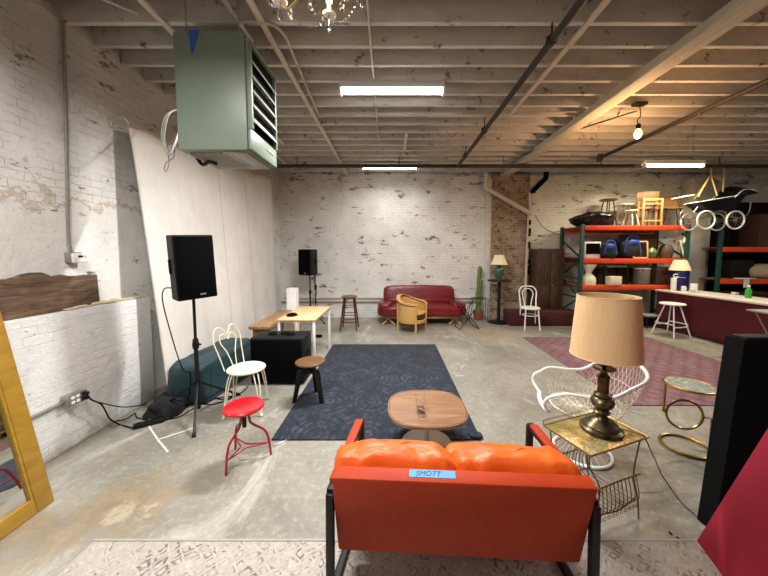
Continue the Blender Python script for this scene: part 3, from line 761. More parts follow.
# ================================================================ loudspeakers
def speaker_stand(loc, top, label, legang, hub=.33, rad=.46, r=.0175):
    t = thing('speaker_stand', label, 'stand', loc)
    M().cyl((0, 0, .06), (0, 0, hub + .42), r * 1.15, 12).build('lower_pole', M_black, t)
    M().cyl((0, 0, hub + .40), (0, 0, top), r * .8, 12).build('upper_pole', M_black, t)
    M().lathe([(.028, hub + .36), (.032, hub + .40), (.024, hub + .46)], seg=14).build('clamp_collar', M_pl, t)
    k = M().cyl((.02, -.01, hub + .41), (.07, -.03, hub + .41), .010, 8).build('knob', M_pl, t)
    M().lathe([(.027, hub - .03), (.03, hub + .03)], seg=14).build('leg_hub', M_pl, t)
    M().lathe([(.022, .08), (.024, .13)], seg=12).build('brace_hub', M_pl, t)
    for a in legang:
        c, s = math.cos(a), math.sin(a)
        l = M().bar((.02 * c, .02 * s, hub), (rad * c, rad * s, .012), .022, .022, .004).build('leg', M_black, t)
        M().bar(((rad - .035) * c, (rad - .035) * s, .03), (rad * c + .004 * c, rad * s + .004 * s, .012), .03, .028, .004).build('rubber_foot', M_pl, l)
        M().bar((.02 * c, .02 * s, .105), (rad * .55 * c, rad * .55 * s, hub * .47), .016, .006).build('brace', M_black, t)
    return t
def speaker(loc, rz, label, w=.36, d=.34, h=.62, tilt=0):
    t = thing('loudspeaker', label, 'loudspeaker', loc, rot=(tilt, 0, rz))
    prof = [(-w / 2, -d / 2), (w / 2, -d / 2), (w / 2, d * .1), (w * .28, d / 2), (-w * .28, d / 2), (-w / 2, d * .1)]
    M().prism(prof, 0, h, bev=.012).build('cabinet', M_pl, t)
    M().prism([(-w / 2 + .012, -d / 2 - .022), (-w / 2 + .05, -d / 2 - .034), (w / 2 - .05, -d / 2 - .034), (w / 2 - .012, -d / 2 - .022), (w / 2 - .012, -d / 2 + .01), (-w / 2 + .012, -d / 2 + .01)], .015, h - .015, bev=.004).build('grille', M_grille, t)
    for s in (-1, 1):
        m = M(); m.box((s * (w / 2 + .002), -d * .06, h * .52), (.02, .05, .14), bev=.008); m.build('handle', M_blackm, t)
    M().box((w * .1, -d / 2 - .036, .05), (.05, .004, .016)).build('badge', M_galv, t)
    M().box((0, d / 2 - .004, h * .45), (w * .4, .01, h * .4), bev=.003).build('rear_panel', M_blackm, t)
    M().cyl((0, 0, -.02), (0, 0, .02), .022, 12).build('pole_socket', M_blackm, t)
    return t
sp = Vector((-2.0, 3.0, 0)); sz = A(192, 300, 3.0).z
speaker_stand(sp, sz + .05, 'black tripod stand with tall pole before the canvas, near left', [R(-62), R(182), R(62)])
s1 = speaker((sp.x, sp.y, sz + .03), R(42), 'large black loudspeaker raised on the near left tripod stand', .34, .29, .62, 0)
s1.rotation_euler = (R(2), R(-3), R(50)); 
pipe('speaker_cable', 'thin black cable hanging from the near loudspeaker down to the floor', cr([(sp.x - .22, sp.y + .02, sz + .12), (sp.x - .30, sp.y, sz + .1), (sp.x - .30, sp.y, sz - .1), (sp.x - .17, sp.y + .02, sz - .7), (sp.x - .10, sp.y + .05, .4), (sp.x - .2, sp.y + .1, .02), (sp.x - .35, sp.y + .1, .01)], 6), .006, M_blackm, 6, 'cable')
sb = Vector((-1.98, 7.2, 0)); bz = A(309, 274, 7.2).z
speaker_stand(sb, bz, 'black tripod stand in the far left corner by the back wall', [R(-30), R(90), R(210)])
speaker((sb.x, sb.y, bz - .02), R(-25), 'black loudspeaker raised on the tripod in the far corner', .36, .34, .61)
t = thing('microphone_stand', 'thin black stand with hanging cable beside the far loudspeaker', 'stand', (A(315.5, 300, 7.5).x, 7.5, 0))
M().cyl((0, 0, .1), (0, 0, 1.5), .012, 8).build('pole', M_black, t)
M().tube(cr([(0, -.02, 1.5), (.03, -.03, 1.3), (-.02, -.03, 1.0), (.04, -.03, .7), (.02, -.03, .5), (.2, -.05, .012)], 6), .008, 6).build('hanging_cable', M_blackm, t)
M().box((.01, -.01, .82), (.06, .05, .13), bev=.01).build('clamp', M_pl, t)
for k in range(3):
    a = R(30 + 120 * k); M().bar((0, 0, .14), (.2 * math.cos(a), .2 * math.sin(a), .01), .014, .014).build('leg', M_black, t)

# subwoofer
a, b = G(251, 385), G(304, 385)
t = thing('subwoofer', 'big black subwoofer box on the floor behind the swivel stool', 'subwoofer', ((a.x + b.x) / 2, a.y, 0))
w = b.x - a.x; d = .38; h = .60
M().box((0, d / 2, h / 2 + .008), (w, d, h - .016), bev=.015).build('cabinet', M_pl, t)
M().box((0, -.006, h / 2 + .005), (w - .04, .016, h - .05), bev=.005).build('grille', M_grille, t)
for s in (-1, 1): M().box((s * w * .495, d * .5, h * .62), (.02, .16, .06), bev=.008).build('side_handle', M_blackm, t)
M().lathe([(.035, h), (.04, h + .006), (.02, h + .006), (.018, h)], (0, d / 2, 0), 18).build('pole_mount', M_black, t)
m = M()
for k, (x, y) in enumerate(((-.12, .18), (.03, .22), (.12, .16))): m.tube(cr([(x - .05, y, h + .008), (x, y + .05, h + .012), (x + .06, y, h + .008), (x, y - .05, h + .012)], 5, True), .008, 6, True)
m.build('coiled_strap', M_blackm, t)
for sx in (-1, 1):
    for y in (.05, d - .05): M().lathe([(.025, 0), (.025, .02)], (sx * (w / 2 - .06), y, 0), 12).build('foot', M_blackm, t)
# teal tarp over a long low box
def tarpf(q):
    q.x += .05 * math.sin(q.y * 5) * (1 if q.z < .1 else .3)
    q.x += max(0, -.05 - q.z) * .22 * (1 if q.x > 0 else -.2)
    return q
m = M().blob((-2.23, 3.71, .215), (.44, 1.16, .48), .26, .04, 4.2, 5, 90, 40, floor=.004, fn=tarpf)
tag(m.build('covered_bench', M_tarp), 'long low box wholly draped in a dark teal tarp beside the canvas', 'cover')
m = M().blob((-2.38, 3.13, .05), (.34, .50, .20), .55, .07, 5, 9, 60, 26, floor=.003)
tag(m.build('black_bag', plain('black mesh fabric', '#0d0e10', .8, var=.5, bump=.5), None), 'slumped black fabric bag on the floor at the end of the tarp', 'bag')
# wooden bench plank behind
t = thing('wooden_bench', 'narrow brown wooden bench along the canvas behind the tarp', 'bench', (-1.95, 4.97, 0))
M().box((0, 0, .57), (.30, 1.30, .05), bev=.008).build('bench_top', M_bench, t)
for y in (-.55, .55):
    for x in (-.1, .1): M().box((x, y, .272), (.05, .05, .545)).build('leg', M_bench, t)
    M().box((0, y, .5), (.24, .04, .08)).build('apron', M_bench, t)
# white pedestal
p = A(292.5, 288, 5.75)
t = thing('white_pedestal', 'tall narrow white box standing behind the pale wooden desk', 'pedestal', (p.x + .0, 5.75, 0))
M().box((0, 0, p.z / 2), (.18, .2, p.z), bev=.012).build('body', M_wpaint, t)
M().box((.02, -.102, .12), (.07, .004, .07)).build('cable_opening', M_blackm, t)
# pale desk
t = thing('desk', 'small desk with pale wooden top and thin white legs', 'desk', (-1.325, 4.61, 0))
M().box((0, 0, .735), (.53, 1.06, .025), bev=.003).build('desktop', M_birch, t)
M().box((0, 0, .717), (.50, 1.03, .02)).build('underframe', M_wpaint, t)
for sx in (-1, 1):
    for sy in (-1, 1): M().box((sx * .24, sy * .505, .36), (.035, .035, .72), bev=.003).build('leg', M_wpaint, t)
c = G(292, 315.5, .75)
m = M()
for k in range(3): m.tube([(.075 * (1 - .12 * k) * math.cos(a * PI / 10), .085 * (1 - .12 * k) * math.sin(a * PI / 10), .008 + .009 * k) for a in range(20)], .0075, 6, True)
m.lathe([(.0, .001), (.06, .001), (.06, .006), (.0, .006)], seg=20)
o = m.build('cable_coil', M_blackm); o.location = (c.x, c.y, .7476); tag(o, 'small black coil of cable lying on the pale desk', 'cable coil')
t = thing('foot_pedal', 'small black object on the floor behind the pale desk leg', 'pedal', G(319, 337.5))
M().blob((0, 0, .03), (.13, .08, .05), .6).build('body', M_blackm, t)
M().box((-.08, 0, .04), (.06, .05, .03), bev=.006).build('head', M_blackm, t)
# power strip and cables
c0, c1 = G(133, 429), G(165, 421)
t = thing('power_strip', 'black power strip lying on the floor beside the black bag', 'power strip', ((c0.x + c1.x) / 2, (c0.y + c1.y) / 2, 0), math.atan2(c1.y - c0.y, c1.x - c0.x))
L = (c1 - c0).length
M().box((0, 0, .02), (L, .06, .04), bev=.006).build('body', M_pl, t)
for k in range(4): M().box((-L * .32 + k * L * .2, 0, .041), (.032, .034, .003), bev=.001).build('socket', M_blackm, t)
M().box((L * .42, 0, .042), (.02, .02, .006)).build('switch', M_redleg, t)
def Wx(u, v, X):
    q = A(u, v, 1.0); return (X, X / q.x, EYE + (q.z - EYE) * X / q.x)
def cable(label, pts, r=.006, mat=None, z=.007):
    P = [Vector(p) if len(p) == 3 else Vector((*p, z)) for p in pts]
    return pipe('power_cable', label, cr(P, 7), r, mat or M_blackm, 6, 'cable')
op = (xp + .10, oy + .045, oz)
cable('black cable drooping from the outlet to the power strip', [op, Wx(92, 400, -2.62), Wx(101, 404, -2.62), Wx(106, 412, -2.62), Wx(110, 419, -2.6), g(119, 425), g(126, 427), g(134, 429)])
cable('black cable running from the outlet toward the black bag', [(op[0], op[1], oz + .03), Wx(92, 400, -2.62), Wx(106, 404, -2.6), Wx(122, 407, -2.55), Wx(136, 406, -2.5), g(146, 404)], .005)
cable('loose black cable looping before the black bag', [g(112, 422), g(125, 420), g(135, 414), g(137, 418), g(148, 421)], .005)
cable('black cable looping past the power strip under the stand', [g(165, 420), g(178, 418), g(192, 410), g(206, 402), g(222, 398), g(236, 396)], .006)
cable('black cable tangle under the cream chair', [g(190, 402), g(212, 405), g(232, 398), g(228, 391), g(210, 394), g(222, 400), g(240, 394), g(248, 387)], .006)
cable('thin cable lying on the floor at the near edge of the navy rug', [g(274, 446), g(280, 444), g(287, 440)], .004, M_galv)
cable('black cable lying on the floor between desk and rug', [g(316, 347.5), g(323, 347), g(331, 347)], .005, M_conduit)

# ================================================================ coffee table and tumblers
t = thing('coffee_table', 'low coffee table with rounded walnut top on a pale round base', 'coffee table', (.30, 2.50, .012))
def sup(a, b, n, k=56, rot=0): 
    return [(a * math.copysign(abs(math.cos(q)) ** (2 / n), math.cos(q)), b * math.copysign(abs(math.sin(q)) ** (2 / n), math.sin(q))) for q in [2 * PI * i / k for i in range(k)]]
M().prism(sup(.335, .315, 2.7), .305, .328, bev=.006).build('table_top', M_walnut, t)
rim = M().tube([(x * .965, y * .965, .3275) for x, y in sup(.335, .315, 2.7)], .003, 5, True).build('inlay_line', plain('dark inlay', '#5c3c2a', .4), t)
M().cyl((0, 0, .02), (0, 0, .306), .022, 14).build('column', M_wpipe, t)
M().lathe([(0, 0), (.21, 0), (.215, .006), (.20, .014), (.03, .026), (0, .026)], seg=44).build('base_disc', plain('pale grey enamel', '#b9b3a6', .4, var=.1), t)
def tumbler(x, y, label):
    t = tag(M().lathe([(0, 0), (.032, 0), (.034, .01), (.039, .11), (.0375, .11), (.033, .012), (.0, .012)], seg=20, cap=False).build('glass_tumbler', M_glass), label, 'glass', 'tumblers on the coffee table')
    t.location = (x, y, .3405); return t
cc = G(421, 412, .345)
tumbler(cc.x, cc.y - .0, 'clear glass tumbler on the coffee table, nearer of the two')
tumbler(cc.x + .0, cc.y + .085, 'clear glass tumbler on the coffee table, behind the other')

# ================================================================ orange loveseat seen from behind
t = thing('loveseat', 'orange leather loveseat with black metal frame, back to the camera', 'sofa', (.305, 1.27, .012), R(-3.2))
W2 = .575
def back_panel():
    m = M(); v = m.box((0, 0, 0), (2 * W2, .07, .47), bev=.014)
    return m
bp = back_panel().build('back_panel', M_orange_b, t); bp.location = (0, .05, .425); bp.rotation_euler = (R(13), 0, 0)
def wr(q):
    k = abs(q.x) / .29; q.z += .007 * math.sin(q.x * 38 + 9 * q.y) - .010 * k ** 4; q.y += .006 * math.sin(q.x * 61 + 2)
    return q
for s in (-1, 1):
    o = M().blob((0, 0, 0), (.635, .17, .31), .42, .014, 9, s * 3 + 10, 64, 34, fn=wr).build('back_cushion', M_orange, t)
    o.location = (s * .298, .17, .50); o.rotation_euler = (R(-7), 0, 0)
    M().blob((0, 0, 0), (.54, .50, .14), .32, .006, 6, s + 4, 56, 26).build('seat_cushion', M_orange, t).location = (s * .272, .39, .35)
M().box((0, .43, .285), (2 * W2 - .04, .56, .045), bev=.01).build('seat_deck', M_orange_b, t)
for s in (-1, 1):
    x = s * (W2 - .005); xf = s * (W2 - .035); xr = s * (W2 + .02)
    m = M(); P = [(xr, .0, .018), (xf, .60, .018), (xf, .60, .55), (xr, .02, .53)]
    for i in range(4): m.bar(P[i], P[(i + 1) % 4], .035, .035, .002, up=(1, 0, 0))
    m.build('side_frame', M_black, t)
    M().box((x - s * .004, .31, .565), (.05, .50, .022), rot=(R(1.8), 0, s * R(5)), bev=.008).build('arm_pad', M_orange_b, t)
for y, z in ((.58, .25),): M().bar((-W2 + .03, y, z), (W2 - .03, y, z), .03, .03, .002).build('cross_rail', M_black, t)
# tape label with handwriting, lying on the top edge of the back
tl = M().box((0, 0, 0), (.205, .036, .0015)).build('tape_label', plain('light blue tape', '#4f93d6', .6, var=.1), bp, label='strip of blue tape with handwritten letters')
tl.location = (-.125, .004, .2362); tl.rotation_euler = (0, 0, 0)
cu = bpy.data.curves.new('w', 'FONT'); cu.body = 'SMOTT'; cu.size = .034; cu.align_x = 'CENTER'; cu.align_y = 'CENTER'; cu.extrude = .0004; cu.shear = .3
tmp = bpy.data.objects.new('w', cu); COL.objects.link(tmp); bpy.context.view_layer.update()
me = bpy.data.meshes.new_from_object(tmp); bpy.data.objects.remove(tmp)
me.materials.append(plain('marker ink', '#14213a', .6)); wo = bpy.data.objects.new('handwriting', me); COL.objects.link(wo); wo.parent = bp
wo.location = (-.145, .003, .2373)

# ================================================================ lamp table, big lamp
TX, TY, TR = 1.295, 1.842, R(-23.0); TZ = .52
q0, q1, q2, q3 = G(541, 425, TZ), G(594, 457, TZ), G(645, 437, TZ), G(600, 412, TZ)
cen = (q0 + q1 + q2 + q3) / 4
ax = ((q2 - q1) + (q3 - q0)).normalized(); TA = math.atan2(ax.y, ax.x)
tw = ((q2 - q1).length + (q3 - q0).length) / 2; td = ((q3 - q2).length + (q0 - q1).length) / 2
t = thing('tray_table', 'small side table with hammered brass tray top on thin wire legs', 'side table', (cen.x, cen.y, 0), TA)
M().box((0, 0, TZ - .004), (tw, td, .008), bev=.002).build('tray', M_tray, t)
m = M(); 
for z in (TZ + .028,):
    m.tube([(-tw / 2, -td / 2, z), (tw / 2, -td / 2, z)], .003, 6) if False else None
m.tube([(tw / 2, -td / 2, TZ + .002), (tw / 2, td / 2, TZ + .002), (-tw / 2, td / 2, TZ + .002), (-tw / 2, -td / 2, TZ + .002)], .005, 6, True)
m.tube([(-tw / 2, td / 2, TZ + .035), (tw / 2, td / 2, TZ + .035)], .003, 6)
for x in (-tw / 2, 0, tw / 2): m.tube([(x, td / 2, TZ), (x, td / 2, TZ + .038)], .003, 6)
m.build('gallery_rail', M_brass, t)
for sx in (-1, 1):
    for sy in (-1, 1):
        M().tube(cr([(sx * tw * .44, sy * td * .42, TZ - .008), (sx * tw * .42, sy * td * .40, .42), (sx * tw * .30, sy * td * .46, .30), (sx * tw * .36, sy * td * .5, .14), (sx * tw * .40, sy * td * .5, .004)], 6), .0045, 6).build('leg', plain('bronze wire', '#7d6238', .4, .6), t)
m = M()
for sy in (-1, 1):
    m.tube(cr([(-tw * .38, sy * td * .44, .13), (0, sy * td * .50, .12), (tw * .38, sy * td * .44, .13)], 6), .004, 6)
    m.tube(cr([(-tw * .38, sy * td * .5, .30), (0, sy * td * .46, .29), (tw * .38, sy * td * .5, .30)], 6), .004, 6)
for k in range(11):
    x = -tw * .36 + k * tw * .072
    m.tube(cr([(x * .9, -td * .47, .30), (x, -td * .5, .13), (x, 0, .105), (x, td * .5, .13), (x * .9, td * .47, .30)], 5), .0028, 5)
    m.tube([(x + .012 * math.cos(a), -td * .5, .10 + .012 * math.sin(a)) for a in [i * PI / 4 for i in range(8)]], .002, 4, True)
m.build('magazine_rack', plain('bronze wire', '#7d6238'), t)
m = M()
for k in range(4):
    x = tw * (.1 + .1 * k); m.tube([(x + .03 * math.cos(a), td * .3, .47 + .03 * math.sin(a)) for a in [i * PI / 6 for i in range(12)]], .003, 5, True)
m.build('scroll_rings', plain('bronze wire', '#7d6238'), t)
lp = G(601, 430, TZ)
t = thing('table_lamp', 'large bronze table lamp with tan drum shade on the brass tray', 'lamp', (lp.x, lp.y, TZ + .001))
prof = [(0, 0), (.118, 0), (.122, .008), (.118, .02), (.10, .03), (.10, .038), (.085, .052), (.068, .062), (.062, .07), (.042, .08), (.030, .095), (.028, .108), (.045, .116), (.048, .124), (.034, .134), (.030, .14), (.05, .155), (.064, .175), (.067, .195), (.058, .212), (.044, .222), (.052, .23), (.05, .238), (.032, .25), (.031, .30), (.034, .34), (.037, .352), (.03, .36), (.018, .375), (.018, .39)]
M().lathe(prof, seg=36).build('lamp_base', M_bronze, t)
M().lathe([(0, .388), (.014, .39), (.062, .402), (.066, .41), (.05, .408), (.012, .402), (.012, .44)], seg=28).build('drip_pan', M_bronze, t)
M().cyl((0, 0, .42), (0, 0, .80), .006, 8).build('shade_rod', M_brass, t)
r0, r1, z0, z1 = .193, .166, .49, .868
M().lathe([(r0, z0), (r1, z1), (r1 - .003, z1), (r0 - .003, z0), (r0, z0)], seg=48, cap=False).build('lamp_shade', M_shade, t)
m = M()
for k in range(3):
    a = k * 2 * PI / 3; m.tube([(0, 0, .80), (r1 * .99 * math.cos(a), r1 * .99 * math.sin(a), z1 - .01)], .0025, 5)
m.lathe([(.008, .79), (.012, .80), (.004, .835)], seg=10)
m.build('shade_spider', M_brass, t)
M().tube([(r1 * math.cos(a), r1 * math.sin(a), z1) for a in [i * PI / 24 for i in range(48)]], .003, 5, True).build('shade_trim', M_shade, t); m = M(); m.tube([(r0 * math.cos(a), r0 * math.sin(a), z0) for a in [i * PI / 24 for i in range(48)]], .003, 5, True)
m.build('shade_trim', M_shade, t)
e = q2
pipe('lamp_cord', 'thin brown lamp cord trailing from the tray table over the floor', cr([(lp.x + .11, lp.y + .02, TZ + .006), (e.x - .02, e.y, TZ + .012), G(646, 440, .49), G(651, 451, .38), G(656, 462, .22), G(662, 475, .07), G(670, 487, .006), G(682, 503, .005), G(700, 519, .005)], 7), .004, plain('brown cord', '#43382c', .6), 6, 'cord')

# ================================================================ wire armchair (faces left)
t = thing('wire_armchair', 'white wire mesh armchair behind the brass tray table', 'armchair', (1.585, 2.40, 0), R(165))
# local: faces +x ; shell wraps the -x side
MW = plain('white wire', '#d6c8b2', .45, var=.1)
def seatp(f, th): return Vector((f * .25 * math.cos(th), f * .24 * math.sin(th), .40 - .025 * (1 - f * f)))
HALF = [(.29, .25, .56), (.20, .275, .60), (.05, .285, .595), (-.08, .29, .61), (-.20, .29, .69), (-.30, .265, .755), (-.345, .14, .785)]
RIM = cr([(x, -y_, z) for x, y_, z in HALF] + [(-.355, 0, .79)] + HALF[::-1], 8)
def shell(u, v):
    f = u * (len(RIM) - 1); i = min(int(f), len(RIM) - 2); q = RIM[i].lerp(RIM[i + 1], f - i)
    th = R(-32) - u * R(296); b_ = seatp(1, th)
    w_ = v + .10 * math.sin(v * PI)
    return Vector((b_.x + (q.x - b_.x) * w_, b_.y + (q.y - b_.y) * w_, b_.z + (q.z - b_.z) * v))
m = M()
NK = 40
for k in range(NK):
    u0 = k / (NK - 1)
    for du in (.085, -.085):
        pts = []
        for j in range(7):
            v = j / 6; u = u0 + du * v
            if 0 <= u <= 1: pts.append(shell(u, v))
        if len(pts) > 2: m.tube(pts, .0021, 4)
m.tube([shell(k / 40, .5) for k in range(41)], .0026, 4)
m.build('wire_mesh_shell', MW, t)
m = M().tube([shell(k / 60, 1) for k in range(61)], .0125, 8)
m.build('rim_tube', M_wpaint, t)
for u in (0, 1):
    e1 = shell(u, 1); s_ = -1 if e1.y < 0 else 1
    M().tube(cr([e1, e1 + Vector((.045, -.005 * s_, -.03)), e1 + Vector((.055, -.02 * s_, -.09)), Vector((.30, s_ * .17, .40))], 5), .0125, 8).build('arm_support', M_wpaint, t)
m = M()
for k in range(30):
    th = 2 * PI * k / 30; m.tube([seatp(f, th + .5 * (1 - f)) for f in (.08, .35, .65, 1)], .0026, 4)
    m.tube([seatp(f, th - .5 * (1 - f)) for f in (.08, .35, .65, 1)], .0026, 4)
m.tube([seatp(1, 2 * PI * k / 32) for k in range(32)], .007, 6, True)
m.build('seat_mesh', MW, t)
M().tube(cr([(.30, -.17, .40), (.315, -.10, .39), (.32, 0, .385), (.315, .10, .39), (.30, .17, .40)], 5), .018, 8).build('front_roll', M_wpaint, t)
m = M()
for k in range(24):
    th = 2 * PI * k / 24
    f = lambda r, z, o: Vector((r * math.cos(th + o), r * math.sin(th + o), z))
    m.tube([f(.19, .39, 0), f(.08, .25, .25), f(.075, .17, .4), f(.12, .09, .5), f(.205, .014, .6)], .0035, 4)
m.tube([(.08 * math.cos(a), .08 * math.sin(a), .21) for a in [i * PI / 8 for i in range(16)]], .005, 5, True)
m.build('wire_base', MW, t)
M().tube([(.21 * math.cos(a), .21 * math.sin(a), .013) for a in [i * PI / 20 for i in range(40)]], .013, 8, True).build('base_ring', M_wpaint, t)

# gold ring table
gp = G(685, 447)
t = thing('ring_table', 'small gold ring side table with green marble top', 'side table', (gp.x, gp.y, 0), R(-18))
rg = .165
M().tube([(rg * math.cos(a), rg * math.sin(a), .012) for a in [i * PI / 24 for i in range(48)]], .012, 8, True).build('base_ring', M_brass, t)
M().tube([(rg * math.cos(a), rg * math.sin(a), .545) for a in [i * PI / 24 for i in range(48)]], .010, 8, True).build('top_rim', M_brass, t)
M().lathe([(0, .540), (rg - .004, .540), (rg - .004, .552), (0, .552)], seg=44).build('marble_top', M_marble, t)
M().tube([(-.02 + .125 * math.cos(a), 0, .285 + .125 * math.sin(a)) for a in [i * PI / 24 for i in range(48)]], .010, 8, True).build('middle_ring', M_brass, t)
M().tube([(-rg, 0, .545), (-rg, 0, .29), (-.14, 0, .285)], .010, 8).build('upper_post', M_brass, t)
M().tube([(.10, 0, .285), (rg, 0, .28), (rg, 0, .012)], .010, 8).build('lower_post', M_brass, t)

# black slab cabinet and crimson panel, right front
b0 = G(697, 519)
t = thing('black_cabinet', 'tall black box standing behind the crimson panel on the right', 'box', (b0.x + .0, b0.y - .1, 0))
bw, bd, bh = .95, .10, A(725, 335, b0.y).z
M().prism([(0, 0), (bw, 0), (bw, bh), (.085, bh)], -bd, 0, Matrix.Rotation(PI / 2, 4, 'X'), bev=.004).build('body', M_blackm, t)
M().box((bw / 2 + .05, bd / 2, bh + .004), (bw - .12, bd - .02, .012), bev=.004).build('lid', M_pl, t)
c0 = G(695.5, 542); c1 = G(721, 577)
up = A(768, 385, c0.y); 
t = thing('crimson_panel', 'crimson fabric covered panel tilting to the right in the near corner', 'panel', (c0.x, c0.y - .004, .0128), math.atan2(c1.y - c0.y, c1.x - c0.x) + PI / 2)
sl = math.atan2(up.x - c0.x, up.z)
o = M().box((.013, -.65, .8), (.026, 1.3, 1.6), bev=.004).build('fabric_face', M_crim, t); o.rotation_euler = (0, sl, 0)
o = M().box((.034, -.65, .8), (.014, 1.24, 1.54)).build('backing_frame', M_birch, t); o.rotation_euler = (0, sl, 0)
for y in (-.15, -1.1):
    M().bar((.50, y, 1.04), (.92, y, .012), .04, .02).build('brace', M_birch, t)
    M().bar((.06, y, .03), (.92, y, .03), .04, .02).build('brace_foot', M_birch, t)

# ================================================================ back of the room
# oxblood sofa
t = thing('leather_sofa', 'rounded oxblood red leather sofa against the white back wall', 'sofa', (.70, 7.2, 0))
def sb_(q):
    q.y -= .10 * (q.x / 1.0) ** 2 * 0; q.z += .02 * math.cos(q.x * 3); return q
M().blob((0, -.02, .33), (2.10, .82, .28), .42, .012, 4, 2, 80, 26, fn=sb_).build('seat', M_oxred, t)
M().blob((-.03, .27, .65), (1.76, .26, .44), .35, .012, 4, 6, 80, 26, rot=(R(-12), 0, 0)).build('backrest', M_oxred, t)
M().blob((-.03, .12, .50), (1.62, .2, .16), .5, .012, 4, 8, 80, 20).build('lumbar_roll', M_oxred, t)
for s in (-1, 1): M().blob((s * .86, -.02, .43), (.36, .72, .2), .6, .01, 4, s + 3, 40, 20).build('arm', M_oxred, t)
M().prism(sup(.98, .36, 3), .165, .215, bev=.01).build('wood_plinth', M_oak, t)
for x in (-.78, .78):
    M().tube(cr([(x - .14, -.26, .01), (x - .05, -.22, .08), (x, -.2, .17), (x + .05, -.22, .08), (x + .14, -.26, .01)], 5), .02, 6).build('foot', M_oak, t)
    M().tube([(x, .25, .01), (x, .25, .17)], .025, 8).build('foot', M_oak, t)
# rattan tub chair
rc = G(411, 331)
t = thing('rattan_chair', 'honey coloured rattan tub chair standing in front of the red sofa', 'chair', (rc.x + .02, rc.y + .05, 0), R(-38))
def rim(a, z, r=.31): return (r * math.cos(a), r * math.sin(a), z)
A0, A1 = R(35), R(325)   # opening faces local +x
arc = [A0 + (A1 - A0) * k / 30 for k in range(31)]
rz_ = lambda a: .60 + .14 * math.exp(-((a - PI) / 1.1) ** 2)
M().tube([rim(a, rz_(a)) for a in arc], .030, 8, flat=.6).build('top_rail', M_rattan, t)
M().grid(lambda u, v: Vector(rim(A0 + (A1 - A0) * u, .24 + (rz_(A0 + (A1 - A0) * u) - .25) * v, .30)), 40, 8).build('woven_wall', M_rattan, t, solid=.014)
M().lathe([(0, .38), (.28, .38), (.29, .40), (.28, .425), (0, .43)], seg=28).build('seat', M_rattan, t)
M().lathe([(.30, .2), (.31, .22), (.31, .27), (.30, .28), (.28, .27), (.28, .21), (.30, .2)], seg=28, cap=False).build('seat_rail', M_rattan, t)
for a in (R(40), R(135), R(225), R(320)): M().tube([rim(a, 0, .30), rim(a, .6, .31)], .022, 8).build('leg', M_rattan, t)
M().grid(lambda u, v: Vector((r_ := .26 + .07 * v, 0, 0)) * 0 + Vector((math.cos(A0 + .4 + (A1 - A0 - .8) * u) * (.25 + .09 * v), math.sin(A0 + .4 + (A1 - A0 - .8) * u) * (.25 + .09 * v), rz_(A0 + .4 + (A1 - A0 - .8) * u) + .02)), 30, 4).build('top_shelf', M_rattan, t, solid=.01)
# folding black stand
fc = G(467, 328)
t = thing('folding_stand', 'black metal folding stand with crossed legs right of the red sofa', 'stand', (fc.x, fc.y, 0), R(8))
for y in (-.15, .2):
    for s in (-1, 1):
        m = M().tube([(s * -.22, y, .006), (s * .22, y, .58)], .009, 6); m.build('leg', M_black, t)
for x, z in ((-.22, .58), (.22, .58), (-.22, .008), (.22, .008)): M().tube([(x, -.15, z), (x, .2, z)], .009, 6).build('cross_bar', M_black, t)
M().tube([(0, -.15, .29), (0, .2, .29)], .008, 6).build('pivot_bar', M_black, t)
t = thing('clothes_rail', 'thin black bent metal frame between red sofa and cactus', 'frame', (fc.x + .38, 7.2, 0))
M().tube(cr([(-.18, 0, .01), (-.12, 0, .35), (-.1, 0, .55), (.0, 0, .57), (.28, 0, .56)], 4), .008, 6).build('front_hoop', M_black, t)
M().tube(cr([(-.18, .2, .01), (-.12, .2, .35), (-.1, .2, .55), (.0, .2, .57), (.28, .2, .56)], 4), .008, 6).build('rear_hoop', M_black, t)
M().tube([(-.1, 0, .555), (-.1, .2, .555)], .008, 6).build('top_bar', M_black, t)
M().tube([(.27, 0, .56), (.27, 0, .004)], .008, 6).build('post', M_black, t)
M().tube([(.27, .2, .56), (.27, .2, .004)], .008, 6).build('post', M_black, t)
# cactus
cp = G(481, 322)
t = thing('potted_cactus', 'tall thin green cactus in a terracotta pot by the white wall edge', 'plant', (cp.x, 7.45, 0))
M().lathe([(0, 0), (.10, 0), (.13, .2), (.14, .2), (.14, .23), (.12, .23), (.11, .2), (0, .2)], seg=20).build('pot', M_terra, t)
m = M(); 
for k in range(2):
    x = .0 + k * .05; m.tube(cr([(x * .3, 0, .2), (x - .03, 0, .6), (x, 0, .95), (x + .02, .0, 1.35 - k * .4)], 6), [.045] * 12 + [.052] * 6 + [.03], 8) 
m.build('cactus_stem', M_cact, t)
m = M()
for k in range(7): m.blob((random.uniform(-.05, .08), random.uniform(-.03, .03), .4 + k * .14), (.07, .05, .11), .9, nu=12, nv=8)
m.build('cactus_pads', M_cact, t)
# pedestal table and green lamp
t = thing('pedestal_table', 'tall round black pedestal table before the brick pier', 'table', (2.57, 7.15, 0))
M().lathe([(0, 1.0), (.27, 1.0), (.275, 1.015), (.27, 1.03), (0, 1.03)], seg=32).build('table_top', M_black, t)
M().cyl((0, 0, .03), (0, 0, 1.0), .04, 14).build('column', M_black, t)
M().lathe([(0, 0), (.25, 0), (.25, .02), (.06, .05), (0, .05)], seg=32).build('base', M_black, t)
t = thing('table_lamp', 'green ceramic lamp with cream bell shade on the black pedestal table', 'lamp', (2.55, 7.15, 1.031))
M().lathe([(0, 0), (.08, 0), (.085, .02), (.07, .04), (.10, .12), (.115, .2), (.10, .28), (.05, .33), (.03, .36), (.02, .37)], seg=24).build('lamp_base', plain('green glaze', '#3c5c4c', .2, var=.4), t)
M().cyl((0, 0, .36), (0, 0, .42), .012, 8).build('lamp_neck', M_brass, t)
